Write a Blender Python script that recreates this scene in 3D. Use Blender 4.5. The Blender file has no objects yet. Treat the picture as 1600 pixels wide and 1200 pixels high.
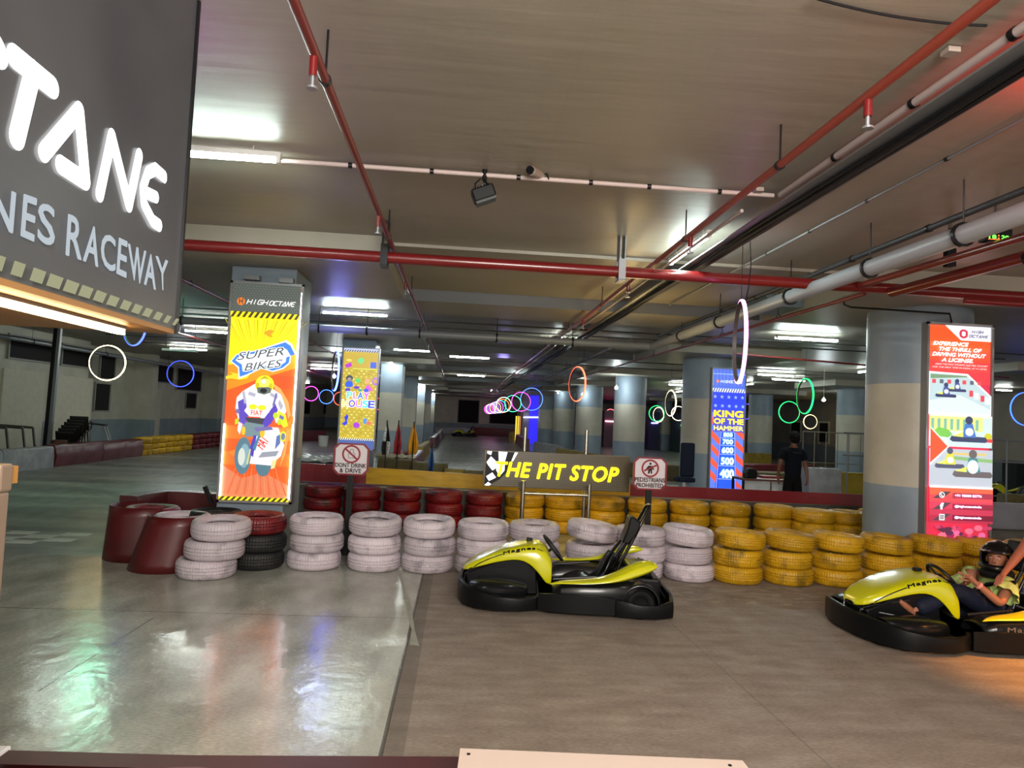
import bpy, bmesh, math, random
from mathutils import Vector, Matrix
random.seed(7)
PI = math.pi
scene = bpy.context.scene
C = scene.collection

# ------------------------------------------------------------------ camera, world, exposure
F = 1110.0; CH = 1.75
YAW = math.radians(4.07); PIT = math.radians(2.73); ROL = math.radians(2.69)
fw = Vector((math.sin(YAW)*math.cos(PIT), math.cos(YAW)*math.cos(PIT), math.sin(PIT)))
r0 = Vector((math.cos(YAW), -math.sin(YAW), 0)); u0 = r0.cross(fw)
rr = r0*math.cos(ROL)+u0*math.sin(ROL); uu = -r0*math.sin(ROL)+u0*math.cos(ROL)
camd = bpy.data.cameras.new('camera'); cam = bpy.data.objects.new('camera', camd); C.objects.link(cam)
camd.sensor_fit = 'HORIZONTAL'; camd.sensor_width = 36; camd.lens = 36*F/1600; camd.clip_start = .05; camd.clip_end = 300
m = Matrix((rr, uu, -fw)).transposed().to_4x4(); m.translation = (0, 0, CH); cam.matrix_world = m
scene.camera = cam
w = bpy.data.worlds.new('world'); scene.world = w; w.use_nodes = True
w.node_tree.nodes['Background'].inputs[0].default_value = (.78, .72, .64, 1)
w.node_tree.nodes['Background'].inputs[1].default_value = .42
scene.view_settings.view_transform = 'Standard'; scene.view_settings.look = 'None'
scene.view_settings.gamma = 1; scene.view_settings.use_curve_mapping = False
scene.view_settings.exposure = 1.55

def lamp(name, loc, col, power, size=.1, aim=None, spot=None, blend=.6):
    kind = 'SPOT' if spot else ('AREA' if aim else 'POINT')
    l = bpy.data.lights.new(name, kind); l.energy = power; l.color = col
    if kind == 'AREA': l.size = size
    else: l.shadow_soft_size = size
    if spot: l.spot_size = math.radians(spot); l.spot_blend = blend
    o = bpy.data.objects.new(name, l); C.objects.link(o); o.location = loc
    if aim: o.rotation_euler = (Vector(aim)-Vector(loc)).to_track_quat('-Z', 'Y').to_euler()
    return o
# coloured party lights of the hall (ceiling wash) and the warm one over the right-hand kart
lamp('magenta_wash', (-1.55, 3.6, 3.2), (.8, .3, 1), 1.6, .1)
lamp('red_wash', (2.98, 3.1, 3.40), (1, .03, .03), 7, .05)
lamp('rose_wash', (2.6, 1.3, 2.9), (1, .6, .5), 5, .3)
lamp('green_wash', (-6.3, 13.2, 3.3), (.15, 1, .55), 20, .15)
lamp('blue_wash', (-2.2, 12.4, 3.2), (.3, .3, 1), 5, .15)
lamp('violet_wash', (1.2, 21.0, 3.2), (.4, .35, 1), 5, .15)
lamp('amber_wash', (2.4, 10.2, 2.6), (1, .7, .3), 12, .3)
lamp('orange_spot', (6.0, 4.2, 3.3), (1, .38, .06), 520, .08, aim=(5.05, 4.95, 0), spot=42, blend=.8)
lamp('added_warm_fill', (0.6, -1.5, 2.6), (1, .88, .70), 135, 1.2)  # added warm fill behind the camera, no fixture there
lamp('added_floor_fill', (1.0, -1.6, 3.5), (1, .96, .90), 290, 2.2, aim=(.8, 5.5, 0))  # added unseen area fill, brightens floor, tyres and karts

# ------------------------------------------------------------------ pixel -> place helpers (frame 1600 x 1200)
def ray(px, py): return fw+rr*((px-800)/F)-uu*((py-600)/F)
def at_z(px, py, z=0.0):
    d = ray(px, py); t = (z-CH)/d.z; return Vector((0, 0, CH))+d*t
def at_y(px, py, Y):
    d = ray(px, py); return Vector((0, 0, CH))+d*(Y/d.y)
def at_x(px, py, X):
    d = ray(px, py); return Vector((0, 0, CH))+d*(X/d.x)

# ------------------------------------------------------------------ colour, materials
def lin(h):
    if isinstance(h, str):
        h = h.lstrip('#'); v = [int(h[i:i+2], 16)/255 for i in (0, 2, 4)]
    else: v = [c/255 for c in h]
    return tuple((c/12.92 if c <= .04045 else ((c+.055)/1.055)**2.4) for c in v)+(1,)
MC = {}
def mat(name, col, rough=.5, metal=0, emit=0, bump=0, bscale=20, var=0, vscale=6, coat=0, ecol=None, stretch=None, trans=0):
    if name in MC: return MC[name]
    m = bpy.data.materials.new(name); MC[name] = m; m.use_nodes = True
    nt = m.node_tree; b = nt.nodes['Principled BSDF']; c = lin(col)
    b.inputs['Base Color'].default_value = c; b.inputs['Roughness'].default_value = rough; b.inputs['Metallic'].default_value = metal
    if not metal and max(c[:3]) < .03: b.inputs['Specular IOR Level'].default_value = .22
    if coat: b.inputs['Coat Weight'].default_value = coat; b.inputs['Coat Roughness'].default_value = .12
    if trans: b.inputs['Transmission Weight'].default_value = trans
    if emit:
        b.inputs['Emission Color'].default_value = lin(ecol) if ecol else c; b.inputs['Emission Strength'].default_value = emit
    if bump or var:
        tc = nt.nodes.new('ShaderNodeTexCoord'); mp = nt.nodes.new('ShaderNodeMapping'); nt.links.new(tc.outputs['Object'], mp.inputs[0])
        if stretch: mp.inputs['Scale'].default_value = stretch
    if var:
        n = nt.nodes.new('ShaderNodeTexNoise'); n.inputs['Scale'].default_value = vscale; n.inputs['Detail'].default_value = 6; nt.links.new(mp.outputs[0], n.inputs['Vector'])
        r = nt.nodes.new('ShaderNodeValToRGB'); r.color_ramp.elements[0].position = .35; r.color_ramp.elements[1].position = .62
        r.color_ramp.elements[0].color = tuple(x*(1-var) for x in c[:3])+(1,); r.color_ramp.elements[1].color = c
        nt.links.new(n.outputs['Fac'], r.inputs[0]); nt.links.new(r.outputs[0], b.inputs['Base Color'])
    if bump:
        n2 = nt.nodes.new('ShaderNodeTexNoise'); n2.inputs['Scale'].default_value = bscale; n2.inputs['Detail'].default_value = 4; nt.links.new(mp.outputs[0], n2.inputs['Vector'])
        bp = nt.nodes.new('ShaderNodeBump'); bp.inputs['Strength'].default_value = bump; bp.inputs['Distance'].default_value = .02
        nt.links.new(n2.outputs['Fac'], bp.inputs['Height']); nt.links.new(bp.outputs[0], b.inputs['Normal'])
    return m
def glow(name, col, s):
    if name in MC: return MC[name]
    m = bpy.data.materials.new(name); MC[name] = m; m.use_nodes = True; nt = m.node_tree; nt.nodes.clear()
    e = nt.nodes.new('ShaderNodeEmission'); e.inputs[0].default_value = lin(col); e.inputs[1].default_value = s
    o = nt.nodes.new('ShaderNodeOutputMaterial'); nt.links.new(e.outputs[0], o.inputs[0]); return m

class NT:
    """small helper to wire maths nodes"""
    def __init__(s, name):
        s.m = bpy.data.materials.new(name); MC[name] = s.m; s.m.use_nodes = True; s.nt = s.m.node_tree; s.b = s.nt.nodes['Principled BSDF']
        g = s.nt.nodes.new('ShaderNodeNewGeometry'); x = s.nt.nodes.new('ShaderNodeSeparateXYZ'); s.nt.links.new(g.outputs['Position'], x.inputs[0])
        s.pos = g.outputs['Position']; s.X, s.Y, s.Z = x.outputs
    def put(s, v, inp):
        if isinstance(v, (int, float)): inp.default_value = v
        elif isinstance(v, tuple): inp.default_value = v
        else: s.nt.links.new(v, inp)
    def M(s, op, a, b=0, c=None):
        n = s.nt.nodes.new('ShaderNodeMath'); n.operation = op; s.put(a, n.inputs[0]); s.put(b, n.inputs[1])
        if c is not None: s.put(c, n.inputs[2])
        return n.outputs[0]
    def noise(s, scale, detail=4, st=(1, 1, 1)):
        mp = s.nt.nodes.new('ShaderNodeMapping'); mp.inputs['Scale'].default_value = st; s.nt.links.new(s.pos, mp.inputs[0])
        n = s.nt.nodes.new('ShaderNodeTexNoise'); n.inputs['Scale'].default_value = scale; n.inputs['Detail'].default_value = detail
        s.nt.links.new(mp.outputs[0], n.inputs['Vector']); return n.outputs['Fac']
    def ramp(s, v, stops):
        r = s.nt.nodes.new('ShaderNodeValToRGB'); e = r.color_ramp.elements
        while len(e) < len(stops): e.new(.5)
        for k, (p, c) in enumerate(stops): e[k].position = p; e[k].color = c
        s.put(v, r.inputs[0]); return r.outputs[0]
    def mix(s, f, a, b, mode='MIX'):
        n = s.nt.nodes.new('ShaderNodeMix'); n.data_type = 'RGBA'; n.blend_type = mode
        s.put(f, n.inputs[0]); s.put(a, n.inputs[6]); s.put(b, n.inputs[7]); return n.outputs[2]
    def band(s, v, lo, hi): return s.M('MULTIPLY', s.M('GREATER_THAN', v, lo), s.M('LESS_THAN', v, hi))
    def line(s, v, at, wd): return s.M('LESS_THAN', s.M('ABSOLUTE', s.M('SUBTRACT', v, at)), wd)

# ------------------------------------------------------------------ mesh builder
class MB:
    def __init__(s): s.v = []; s.f = []; s.mi = []; s.mats = []
    def m_(s, mm):
        if mm is None: return 0
        if mm not in s.mats: s.mats.append(mm)
        return s.mats.index(mm)
    def add(s, vs, fs, mm=None):
        o = len(s.v); s.v += [tuple(x) for x in vs]; s.f += [tuple(i+o for i in f) for f in fs]; s.mi += [s.m_(mm)]*len(fs); return s
    def box(s, x0, x1, y0, y1, z0, z1, mm=None, M=None):
        vs = [Vector((x, y, z)) for x in (x0, x1) for y in (y0, y1) for z in (z0, z1)]
        if M: vs = [M @ v for v in vs]
        return s.add(vs, [(0, 1, 3, 2), (4, 6, 7, 5), (0, 4, 5, 1), (2, 3, 7, 6), (0, 2, 6, 4), (1, 5, 7, 3)], mm)
    def bar(s, a, b, wx, wy, mm=None):
        a = Vector(a); b = Vector(b); d = b-a; q = d.to_track_quat('Z', 'Y').to_matrix().to_4x4(); q.translation = a
        return s.box(-wx/2, wx/2, -wy/2, wy/2, 0, d.length, mm, q)
    def tube(s, pts, r, n=10, mm=None, closed=False, cap=True):
        pts = [Vector(p) for p in pts]; k = len(pts); rad = r if isinstance(r, (list, tuple)) else [r]*k
        vs = []; fs = []; ref = None
        for i, p in enumerate(pts):
            if closed: t = pts[(i+1) % k]-pts[i-1]
            else: t = pts[min(i+1, k-1)]-pts[max(i-1, 0)]
            t.normalize()
            if ref is None:
                ref = Vector((0, 0, 1)) if abs(t.z) < .9 else Vector((1, 0, 0))
            u = t.cross(ref).normalized(); vv = u.cross(t).normalized(); ref = vv
            for j in range(n):
                a = 2*PI*j/n; vs.append(p+u*math.cos(a)*rad[i]+vv*math.sin(a)*rad[i])
        for i in range(k if closed else k-1):
            for j in range(n):
                a = i*n+j; b = i*n+(j+1) % n; c = ((i+1) % k)*n+(j+1) % n; d = ((i+1) % k)*n+j; fs.append((a, b, c, d))
        if not closed and cap: fs.append(tuple(reversed(range(n)))); fs.append(tuple(range((k-1)*n, k*n)))
        return s.add(vs, fs, mm)
    def lathe(s, prof, n=32, mm=None, M=None, a0=0, a1=2*PI, close=False):
        full = abs(a1-a0-2*PI) < 1e-6; cols = n if full else n+1; k = len(prof); vs = []; fs = []
        for i in range(cols):
            a = a0+(a1-a0)*i/n
            for r, z in prof: vs.append(Vector((r*math.cos(a), r*math.sin(a), z)))
        if M: vs = [M @ v for v in vs]
        for i in range(n):
            i2 = (i+1) % cols
            for j in range(k if close else k-1):
                j2 = (j+1) % k; fs.append((i*k+j, i2*k+j, i2*k+j2, i*k+j2))
        return s.add(vs, fs, mm)
    def ball(s, c, rx, ry=None, rz=None, n=16, mm=None, M=None):
        ry = ry or rx; rz = rz or rx; c = Vector(c); vs = []; fs = []; h = n//2
        for i in range(h+1):
            th = PI*i/h
            for j in range(n):
                a = 2*PI*j/n; v = Vector((rx*math.sin(th)*math.cos(a), ry*math.sin(th)*math.sin(a), rz*math.cos(th)))
                if M: v = M @ v
                vs.append(c+v)
        for i in range(h):
            for j in range(n): fs.append((i*n+j, (i+1)*n+j, (i+1)*n+(j+1) % n, i*n+(j+1) % n))
        return s.add(vs, fs, mm)
    def prism(s, poly, y0, y1, mm=None, plane='xz', M=None):
        k = len(poly)
        def P(p, y): return Vector((p[0], y, p[1])) if plane == 'xz' else (Vector((p[0], p[1], y)) if plane == 'xy' else Vector((y, p[0], p[1])))
        vs = [P(p, y0) for p in poly]+[P(p, y1) for p in poly]
        if M: vs = [M @ v for v in vs]
        fs = [tuple(range(k)), tuple(reversed(range(k, 2*k)))]+[(i, i+k, (i+1) % k+k, (i+1) % k) for i in range(k)]
        return s.add(vs, fs, mm)
    def grid(s, rows, mm=None, wrap=False):
        k = len(rows[0]); o = [v for r_ in rows for v in r_]; fs = []
        for i in range(len(rows)-1):
            for j in range(k if wrap else k-1): fs.append((i*k+j, i*k+(j+1) % k, (i+1)*k+(j+1) % k, (i+1)*k+j))
        return s.add(o, fs, mm)
    def strip(s, path, z0, z1, th, mm=None, closed=False):
        """standing band along a path in plan; z0/z1 numbers or lists; th thickness inwards (left of path)"""
        k = len(path); path = [Vector((p[0], p[1], 0)) for p in path]; rows = []
        for i in range(k):
            if closed: t = path[(i+1) % k]-path[i-1]
            else: t = path[min(i+1, k-1)]-path[max(i-1, 0)]
            t.normalize(); n = Vector((-t.y, t.x, 0))*th
            a = z0[i] if isinstance(z0, list) else z0; b = z1[i] if isinstance(z1, list) else z1
            p = path[i]; bu = n*-.12
            rows.append([p+Vector((0, 0, a)), p+bu+Vector((0, 0, a+(b-a)*.3)), p+bu+Vector((0, 0, a+(b-a)*.75)), p+Vector((0, 0, b-.008)), p+n*.3+Vector((0, 0, b)), p+n+Vector((0, 0, b)), p+n+Vector((0, 0, a))])
        if closed: rows.append(rows[0])
        s.grid(rows, mm, wrap=True)
        if not closed:
            o = len(s.v)-7*len(rows); s.f.append(tuple(range(o, o+7))); s.f.append(tuple(reversed(range(len(s.v)-7, len(s.v))))); s.mi += [s.m_(mm)]*2
        return s
    def build(s, name, mm=None, parent=None, smooth=True, loc=None, bevel=0, sub=0, solid=0):
        me = bpy.data.meshes.new(name); me.from_pydata(s.v, [], s.f)
        if s.mats:
            for x in s.mats: me.materials.append(x)
            for p, i in zip(me.polygons, s.mi): p.material_index = i
        elif mm: me.materials.append(mm)
        bm = bmesh.new(); bm.from_mesh(me); bmesh.ops.recalc_face_normals(bm, faces=bm.faces); bm.to_mesh(me); bm.free()
        if smooth:
            for p in me.polygons: p.use_smooth = True
            try: me.set_sharp_from_angle(angle=math.radians(38))
            except Exception: pass
        o = bpy.data.objects.new(name, me); C.objects.link(o)
        if parent: o.parent = parent
        if loc: o.location = loc
        if solid: md = o.modifiers.new('s', 'SOLIDIFY'); md.thickness = solid; md.offset = 0
        if bevel: md = o.modifiers.new('b', 'BEVEL'); md.width = bevel; md.segments = 2; md.limit_method = 'ANGLE'
        if sub: md = o.modifiers.new('u', 'SUBSURF'); md.levels = sub; md.render_levels = sub
        return o
def tag(o, label=None, cat=None, group=None, kind=None):
    if label: o['label'] = label
    if cat: o['category'] = cat
    if group: o['group'] = group
    if kind: o['kind'] = kind
    return o
def thing(name, label, cat, loc=(0, 0, 0), rz=0, group=None):
    o = bpy.data.objects.new(name, None); C.objects.link(o); o.location = loc; o.rotation_euler = (0, 0, rz); o.empty_display_size = .1
    return tag(o, label, cat, group)

# ------------------------------------------------------------------ flat prints: polygons, strokes and lettering in one mesh
TXT = {}
def text2d(body, bold=.0, shear=0, space=1.0):
    key = (body, bold, shear, space)
    if key in TXT: return TXT[key]
    cu = bpy.data.curves.new('t', 'FONT'); cu.body = body; cu.size = 1; cu.offset = bold; cu.shear = shear; cu.space_character = space; cu.resolution_u = 3
    ob = bpy.data.objects.new('t', cu); C.objects.link(ob); bpy.context.view_layer.update()
    me = bpy.data.meshes.new_from_object(ob.evaluated_get(bpy.context.evaluated_depsgraph_get()))
    vs = [(v.co.x, v.co.y) for v in me.vertices]; fs = [tuple(p.vertices) for p in me.polygons]
    bpy.data.objects.remove(ob); bpy.data.curves.remove(cu); bpy.data.meshes.remove(me)
    x0 = min(v[0] for v in vs); x1 = max(v[0] for v in vs); y0 = min(v[1] for v in vs); y1 = max(v[1] for v in vs)
    TXT[key] = ([((x-x0)/(x1-x0), (y-y0)/(y1-y0)) for x, y in vs], fs); return TXT[key]
class Art:
    """W x H print, local x across, z up, facing -y; (u, v) from 0..1 unless metric"""
    def __init__(s, W, H, mf, step=.0008): s.W = W; s.H = H; s.mf = mf; s.mb = MB(); s.k = 0; s.step = step
    def P(s, u, v): return (u*s.W-s.W/2, -s.k*s.step, v*s.H)
    def poly(s, pts, col):
        s.k += 1; s.mb.add([s.P(*p) for p in pts], [tuple(range(len(pts)))], s.mf(col))
    def rect(s, u0, v0, u1, v1, col): s.poly([(u0, v0), (u1, v0), (u1, v1), (u0, v1)], col)
    def disc(s, u, v, r, col, n=24, ry=None, hole=0):
        a = s.W/s.H; ry = ry or r*a
        if not hole: s.poly([(u+r*math.cos(2*PI*i/n), v+ry*math.sin(2*PI*i/n)) for i in range(n)], col)
        else:
            s.k += 1; vs = []; fs = []
            for i in range(n):
                c, q = math.cos(2*PI*i/n), math.sin(2*PI*i/n); vs += [s.P(u+r*c, v+ry*q), s.P(u+r*hole*c, v+ry*hole*q)]
            for i in range(n): j = (i+1) % n; fs.append((2*i, 2*j, 2*j+1, 2*i+1))
            s.mb.add(vs, fs, s.mf(col))
    def text(s, body, u, v, w, h, col, bold=.02, shear=0, rot=0, sk=0, out=None, space=1.0):
        """lettering fitted into w x h; weight comes from closely shifted copies of the plain glyphs"""
        vs, fs = text2d(body, 0, shear, space); ex = bold*h*s.H*.9
        pos = []
        for a, b in vs:
            x = a*w*s.W; y = b*h*s.H+sk*x; pos.append((u*s.W-s.W/2+x*math.cos(rot)-y*math.sin(rot), v*s.H+x*math.sin(rot)+y*math.cos(rot)))
        for rad, cc in (((ex+out[1], out[0]),) if out else ())+((ex, col),):
            s.k += 1; y = -s.k*s.step
            for k in range(8 if rad > .0004 else 1):
                dx, dy = (rad*math.cos(k*PI/4), rad*math.sin(k*PI/4)) if rad > .0004 else (0, 0)
                s.mb.add([(x+dx, y, z+dy) for x, z in pos], fs, s.mf(cc))
    def stroke(s, pts, wd, col, round_=True):
        """pts in (u,v); wd metric"""
        P2 = [Vector((u*s.W, v*s.H)) for u, v in pts]; s.k += 1; y = -s.k*s.step; mm = s.mf(col)
        for a, b in zip(P2[:-1], P2[1:]):
            d = (b-a).normalized(); n = Vector((-d.y, d.x))*wd/2
            q = [a+n, a-n, b-n, b+n]; s.mb.add([(p.x-s.W/2, y, p.y) for p in q], [(0, 1, 2, 3)], mm)
        if round_:
            for i_, p in enumerate(P2):
                s.mb.add([(p.x+wd/2*math.cos(2*PI*i/16)-s.W/2, y-.0001*(i_+1), p.y+wd/2*math.sin(2*PI*i/16)) for i in range(16)], [tuple(range(16))], mm)
    def star(s, u, v, r, col):
        s.poly([(u+(r if i % 2 == 0 else r*.42)*math.sin(i*PI/5), v+(r if i % 2 == 0 else r*.42)*math.cos(i*PI/5)*s.W/s.H) for i in range(10)], col)
    def hazard(s, u0, v0, u1, v1, n, c0, c1, lean=.6):
        s.rect(u0, v0, u1, v1, c0); w_ = (u1-u0)/n; s.k += 1; mm = s.mf(c1)
        for i in range(n):
            a = u0+i*w_; s.mb.add([s.P(a+.0*w_, v0), s.P(a+.5*w_, v0), s.P(min(a+.5*w_+lean*w_, u1), v1), s.P(min(a+lean*w_, u1), v1)], [(0, 1, 2, 3)], mm)
    def build(s, name, parent, loc=(0, 0, 0)):
        o = s.mb.build(name, None, parent, smooth=False, loc=loc); return o
def litmat(s_):
    def f(col):
        k = 'print_%s_%.2f' % (col, s_)
        return mat(k, col, .35, emit=s_)
    return f
def paint(col): return mat('paint_'+str(col), col, .5)
# techno letters (strokes on a 0..1 cell)
GL = {'H': [[(0, 0), (0, 1)], [(1, 0), (1, 1)], [(0, .5), (1, .5)]], 'I': [[(.5, 0), (.5, 1)]],
      'G': [[(1, 1), (.15, 1), (0, .85), (0, .15), (.15, 0), (1, 0), (1, .5), (.55, .5)]],
      'O': [[(.15, 0), (0, .15), (0, .85), (.15, 1), (.85, 1), (1, .85), (1, .15), (.85, 0), (.15, 0)]],
      'C': [[(1, 1), (.2, 1), (0, .8), (0, .2), (.2, 0), (1, 0)]], 'T': [[(0, 1), (1, 1)], [(.5, 1), (.5, 0)]],
      'A': [[(0, 0), (.62, 1), (1, 0), (.42, 0)]], 'N': [[(0, 0), (.12, 1), (.8, 0), (1, 1)]],
      'E': [[(1, 1), (.35, 1), (.08, .8), (0, .5), (.08, .2), (.35, 0), (1, 0)], [(0, .52), (.8, .52)]]}
def techno(art, word, u, v, w_, h_, wd, col, gap=.3, lean=.0):
    n = len(word); cw = w_/(n+(n-1)*gap)
    for i, ch in enumerate(word):
        if ch == ' ': continue
        for st in GL[ch]:
            ww = cw*(.2 if ch == 'I' else 1)
            art.stroke([(u+i*cw*(1+gap)+(cw-ww)/2+x*ww+lean*y*h_*art.H/art.W, v+y*h_) for x, y in st], wd, col)
# ------------------------------------------------------------------ the setting
ZC = 3.60; ZD = 3.40
n = NT('concrete_floor')
smooth_zone = n.M('MULTIPLY', n.band(n.X, -4.72, -.315), n.M('LESS_THAN', n.Y, 8.3))
right_zone = n.M('MULTIPLY', n.M('GREATER_THAN', n.X, -.315), n.M('LESS_THAN', n.Y, 9.2))
n1 = n.noise(1.1, 6); n2 = n.noise(5, 7, (.5, 1.5, 1)); n3 = n.noise(60, 3, (.5, 1.5, 1)); n4 = n.noise(3.2, 8, (1, .55, 1))
csm = n.ramp(n4, [(.3, lin('#94948a')), (.5, lin('#abab9f')), (.68, lin('#c2c2b6'))])
crt = n.ramp(n2, [(.3, lin('#7c6e62')), (.5, lin('#897b6e')), (.7, lin('#978a7d'))])
cbk = n.ramp(n.noise(1.0, 7, (.25, 1.3, 1)), [(.32, lin('#5c5c57')), (.5, lin('#7a7a74')), (.7, lin('#a09f96'))])
col = n.mix(smooth_zone, cbk, csm); col = n.mix(right_zone, col, crt)
grain = n.ramp(n3, [(.3, (.72, .72, .72, 1)), (.7, (1.12, 1.12, 1.12, 1))]); col = n.mix(1.0, col, grain, 'MULTIPLY')
jl = n.M('MAXIMUM', n.line(n.X, -.315, .012), n.M('MULTIPLY', n.M('MAXIMUM', n.line(n.Y, 6.2, .006), n.line(n.Y, 3.6, .006)), n.M('LESS_THAN', n.X, -.315)))
p0 = at_z(240, 965); p1 = at_z(60, 1080); dx, dy = p1.x-p0.x, p1.y-p0.y; L = math.hypot(dx, dy)
dd = n.M('ADD', n.M('MULTIPLY', n.M('SUBTRACT', n.X, p0.x), -dy/L), n.M('MULTIPLY', n.M('SUBTRACT', n.Y, p0.y), dx/L))
tt = n.M('ADD', n.M('MULTIPLY', n.M('SUBTRACT', n.X, p0.x), dx/L), n.M('MULTIPLY', n.M('SUBTRACT', n.Y, p0.y), dy/L))
jl = n.M('MAXIMUM', jl, n.M('MULTIPLY', n.line(dd, 0, .005), n.band(tt, 0, L)))
p0 = at_z(1050, 975); p1 = at_z(1200, 1110); dx, dy = p1.x-p0.x, p1.y-p0.y; L = math.hypot(dx, dy)
dd = n.M('ADD', n.M('MULTIPLY', n.M('SUBTRACT', n.X, p0.x), -dy/L), n.M('MULTIPLY', n.M('SUBTRACT', n.Y, p0.y), dx/L))
tt = n.M('ADD', n.M('MULTIPLY', n.M('SUBTRACT', n.X, p0.x), dx/L), n.M('MULTIPLY', n.M('SUBTRACT', n.Y, p0.y), dy/L))
jl2 = n.M('MULTIPLY', n.line(dd, 0, .006), n.M('GREATER_THAN', tt, 0))
col = n.mix(n.M('MULTIPLY', jl, .75), col, lin('#26241f')); col = n.mix(n.M('MULTIPLY', jl2, .35), col, lin('#3a342c'))
# pale scuffed edge along the joint, dark band just right of it, pale tyre rub near the stacks
col = n.mix(n.M('MULTIPLY', n.M('MULTIPLY', n.band(n.X, -.30, -.20), n.M('LESS_THAN', n.Y, 8)), .45), col, lin('#4d4940'))
col = n.mix(n.M('MULTIPLY', n.M('MULTIPLY', n.band(n.X, -.47, -.33), n.M('LESS_THAN', n.Y, 7.4)), .35), col, lin('#b9b9aa'))
scuf = n.M('MULTIPLY', n.M('MULTIPLY', n.band(n.Y, 7.0, 7.8), n.M('GREATER_THAN', n.X, 1.9)), n.M('GREATER_THAN', n.noise(9, 8, (.6, 1.6, 1)), .56))
col = n.mix(n.M('MULTIPLY', scuf, .55), col, lin('#a9a48f'))
n.put(col, n.b.inputs['Base Color'])
rg = n.mix(smooth_zone, (.36, .36, .36, 1), (.165, .165, .165, 1)); rg = n.mix(right_zone, rg, (.62, .62, .62, 1))
rgn = n.ramp(n.noise(4, 6, (1, .5, 1)), [(.3, (.8, .8, .8, 1)), (.7, (1.35, 1.35, 1.35, 1))]); rg = n.mix(1.0, rg, rgn, 'MULTIPLY'); n.put(rg, n.b.inputs['Roughness'])
bp = n.nt.nodes.new('ShaderNodeBump'); bp.inputs['Strength'].default_value = .22; bp.inputs['Distance'].default_value = .02
n.put(n.noise(9, 6, (1, .7, 1)), bp.inputs['Height']); n.nt.links.new(bp.outputs[0], n.b.inputs['Normal'])
FLOOR = n.m
b = MB(); b.add([(-14, -4, 0), (24, -4, 0), (24, 72, 0), (-14, 72, 0)], [(0, 1, 2, 3)]); tag(b.build('floor', FLOOR, smooth=False), kind='structure')

n = NT('painted_ceiling')
cc = n.ramp(n.noise(.5, 4), [(.3, lin('#8f897d')), (.7, lin('#a29b8e'))])
seam = n.M('MAXIMUM', n.line(n.M('MODULO', n.M('ADD', n.Y, 2.1), 1.22), .6, .004), n.line(n.M('MODULO', n.M('ADD', n.X, 20), 2.44), 1.0, .004))
cc = n.mix(n.M('MULTIPLY', seam, .10), cc, lin('#77726a')); n.put(cc, n.b.inputs['Base Color']); n.b.inputs['Roughness'].default_value = .42
bp = n.nt.nodes.new('ShaderNodeBump'); bp.inputs['Strength'].default_value = .16; bp.inputs['Distance'].default_value = .03
n.put(n.M('ADD', n.noise(2.2, 5, (.5, 3.2, 1)), n.M('MULTIPLY', seam, .3)), bp.inputs['Height']); n.nt.links.new(bp.outputs[0], n.b.inputs['Normal'])
CEIL = n.m
LX = -2.32; RX = 6.03; ROWS = [9.0, 17.0, 25.0, 33.0, 41.0, 49.0, 57.0]
b = MB(); b.box(-14, 24, -4, 72, ZC, ZC+.2)
for y in ROWS:
    b.box(LX-1.45, LX+1.42, y-1.5, y+1.5, ZD, ZC+.01); b.box(RX-1.5, RX+1.6, y-1.5, y+1.5, ZD, ZC+.01)
    b.box(14.3-1.5, 14.3+1.5, y-1.5, y+1.5, ZD, ZC+.01)
    b.box(LX+1.42, RX-1.5, y+1.6, y+3.0, ZC-.17, ZC+.01)
    b.box(LX+1.42, RX-1.5, y-1.25, y+.35, ZC-.035, ZC+.01)
tag(b.build('ceiling', CEIL, smooth=False), kind='structure')
for k, y in enumerate(ROWS[:4]):  # thin grey slabs put the shade of the beam fronts into colour
    b = MB(); b.box(LX+1.43, RX-1.51, y+1.588, y+1.60, ZC-.172, ZC); tag(b.build('beam_shade_%d' % (k+1), mat('beam_shade_grey', '#5d6166', .5), smooth=False), kind='structure')

def bandwall(name, upper, lower, zs=1.0, dirt='#6d6a62'):
    n = NT(name); k = n.M('LESS_THAN', n.Z, zs)
    c = n.mix(k, lin(upper), lin(lower)); v = n.ramp(n.noise(1.7, 6), [(.3, (.82, .82, .82, 1)), (.7, (1.04, 1.04, 1.04, 1))])
    n.put(n.mix(1.0, c, v, 'MULTIPLY'), n.b.inputs['Base Color']); n.b.inputs['Roughness'].default_value = .55; return n.m
WALL = bandwall('wall_paint', '#c9c4b2', '#8a979e')
PILL = None
def pillar_mat():
    n = NT('pillar_paint'); mid = n.band(n.Z, 1.12, 2.42)
    c = n.mix(mid, lin('#8492a0'), lin('#b8b3a4')); v = n.ramp(n.noise(2.2, 7), [(.3, (.84, .84, .84, 1)), (.7, (1.04, 1.04, 1.04, 1))])
    n.put(n.mix(1.0, c, v, 'MULTIPLY'), n.b.inputs['Base Color']); n.b.inputs['Roughness'].default_value = .45
    return n.m
PILL = pillar_mat()
DARK = mat('dark_void', '#1a1715', .7); BLACK = mat('black_plastic', '#0d0e10', .38); BLK2 = mat('black_metal', '#18181b', .35, .4)
STEEL = mat('brushed_steel', '#b9b4a8', .25, 1); ALU = mat('aluminium_frame', '#8f8f92', .4, .7); GALV = mat('galvanised', '#8a8c90', .45, .5)
WHITEP = mat('white_batten', '#cfcfcc', .5)
b = MB(); b.box(-14.2, -13.0, -4, 72, 0, ZC); tag(b.build('wall_left', WALL, smooth=False), kind='structure')
b = MB(); b.box(-13.0, -12.2, 15.0, 24.2, 0, ZC); b.box(-13.0, -12.25, 29.2, 29.7, 0, ZC); b.box(-13.0, -12.25, 37, 37.5, 0, ZC); b.box(-13, -12.25, 47, 47.5, 0, ZC)
tag(b.build('wall_left', WALL, smooth=False), kind='structure')
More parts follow.
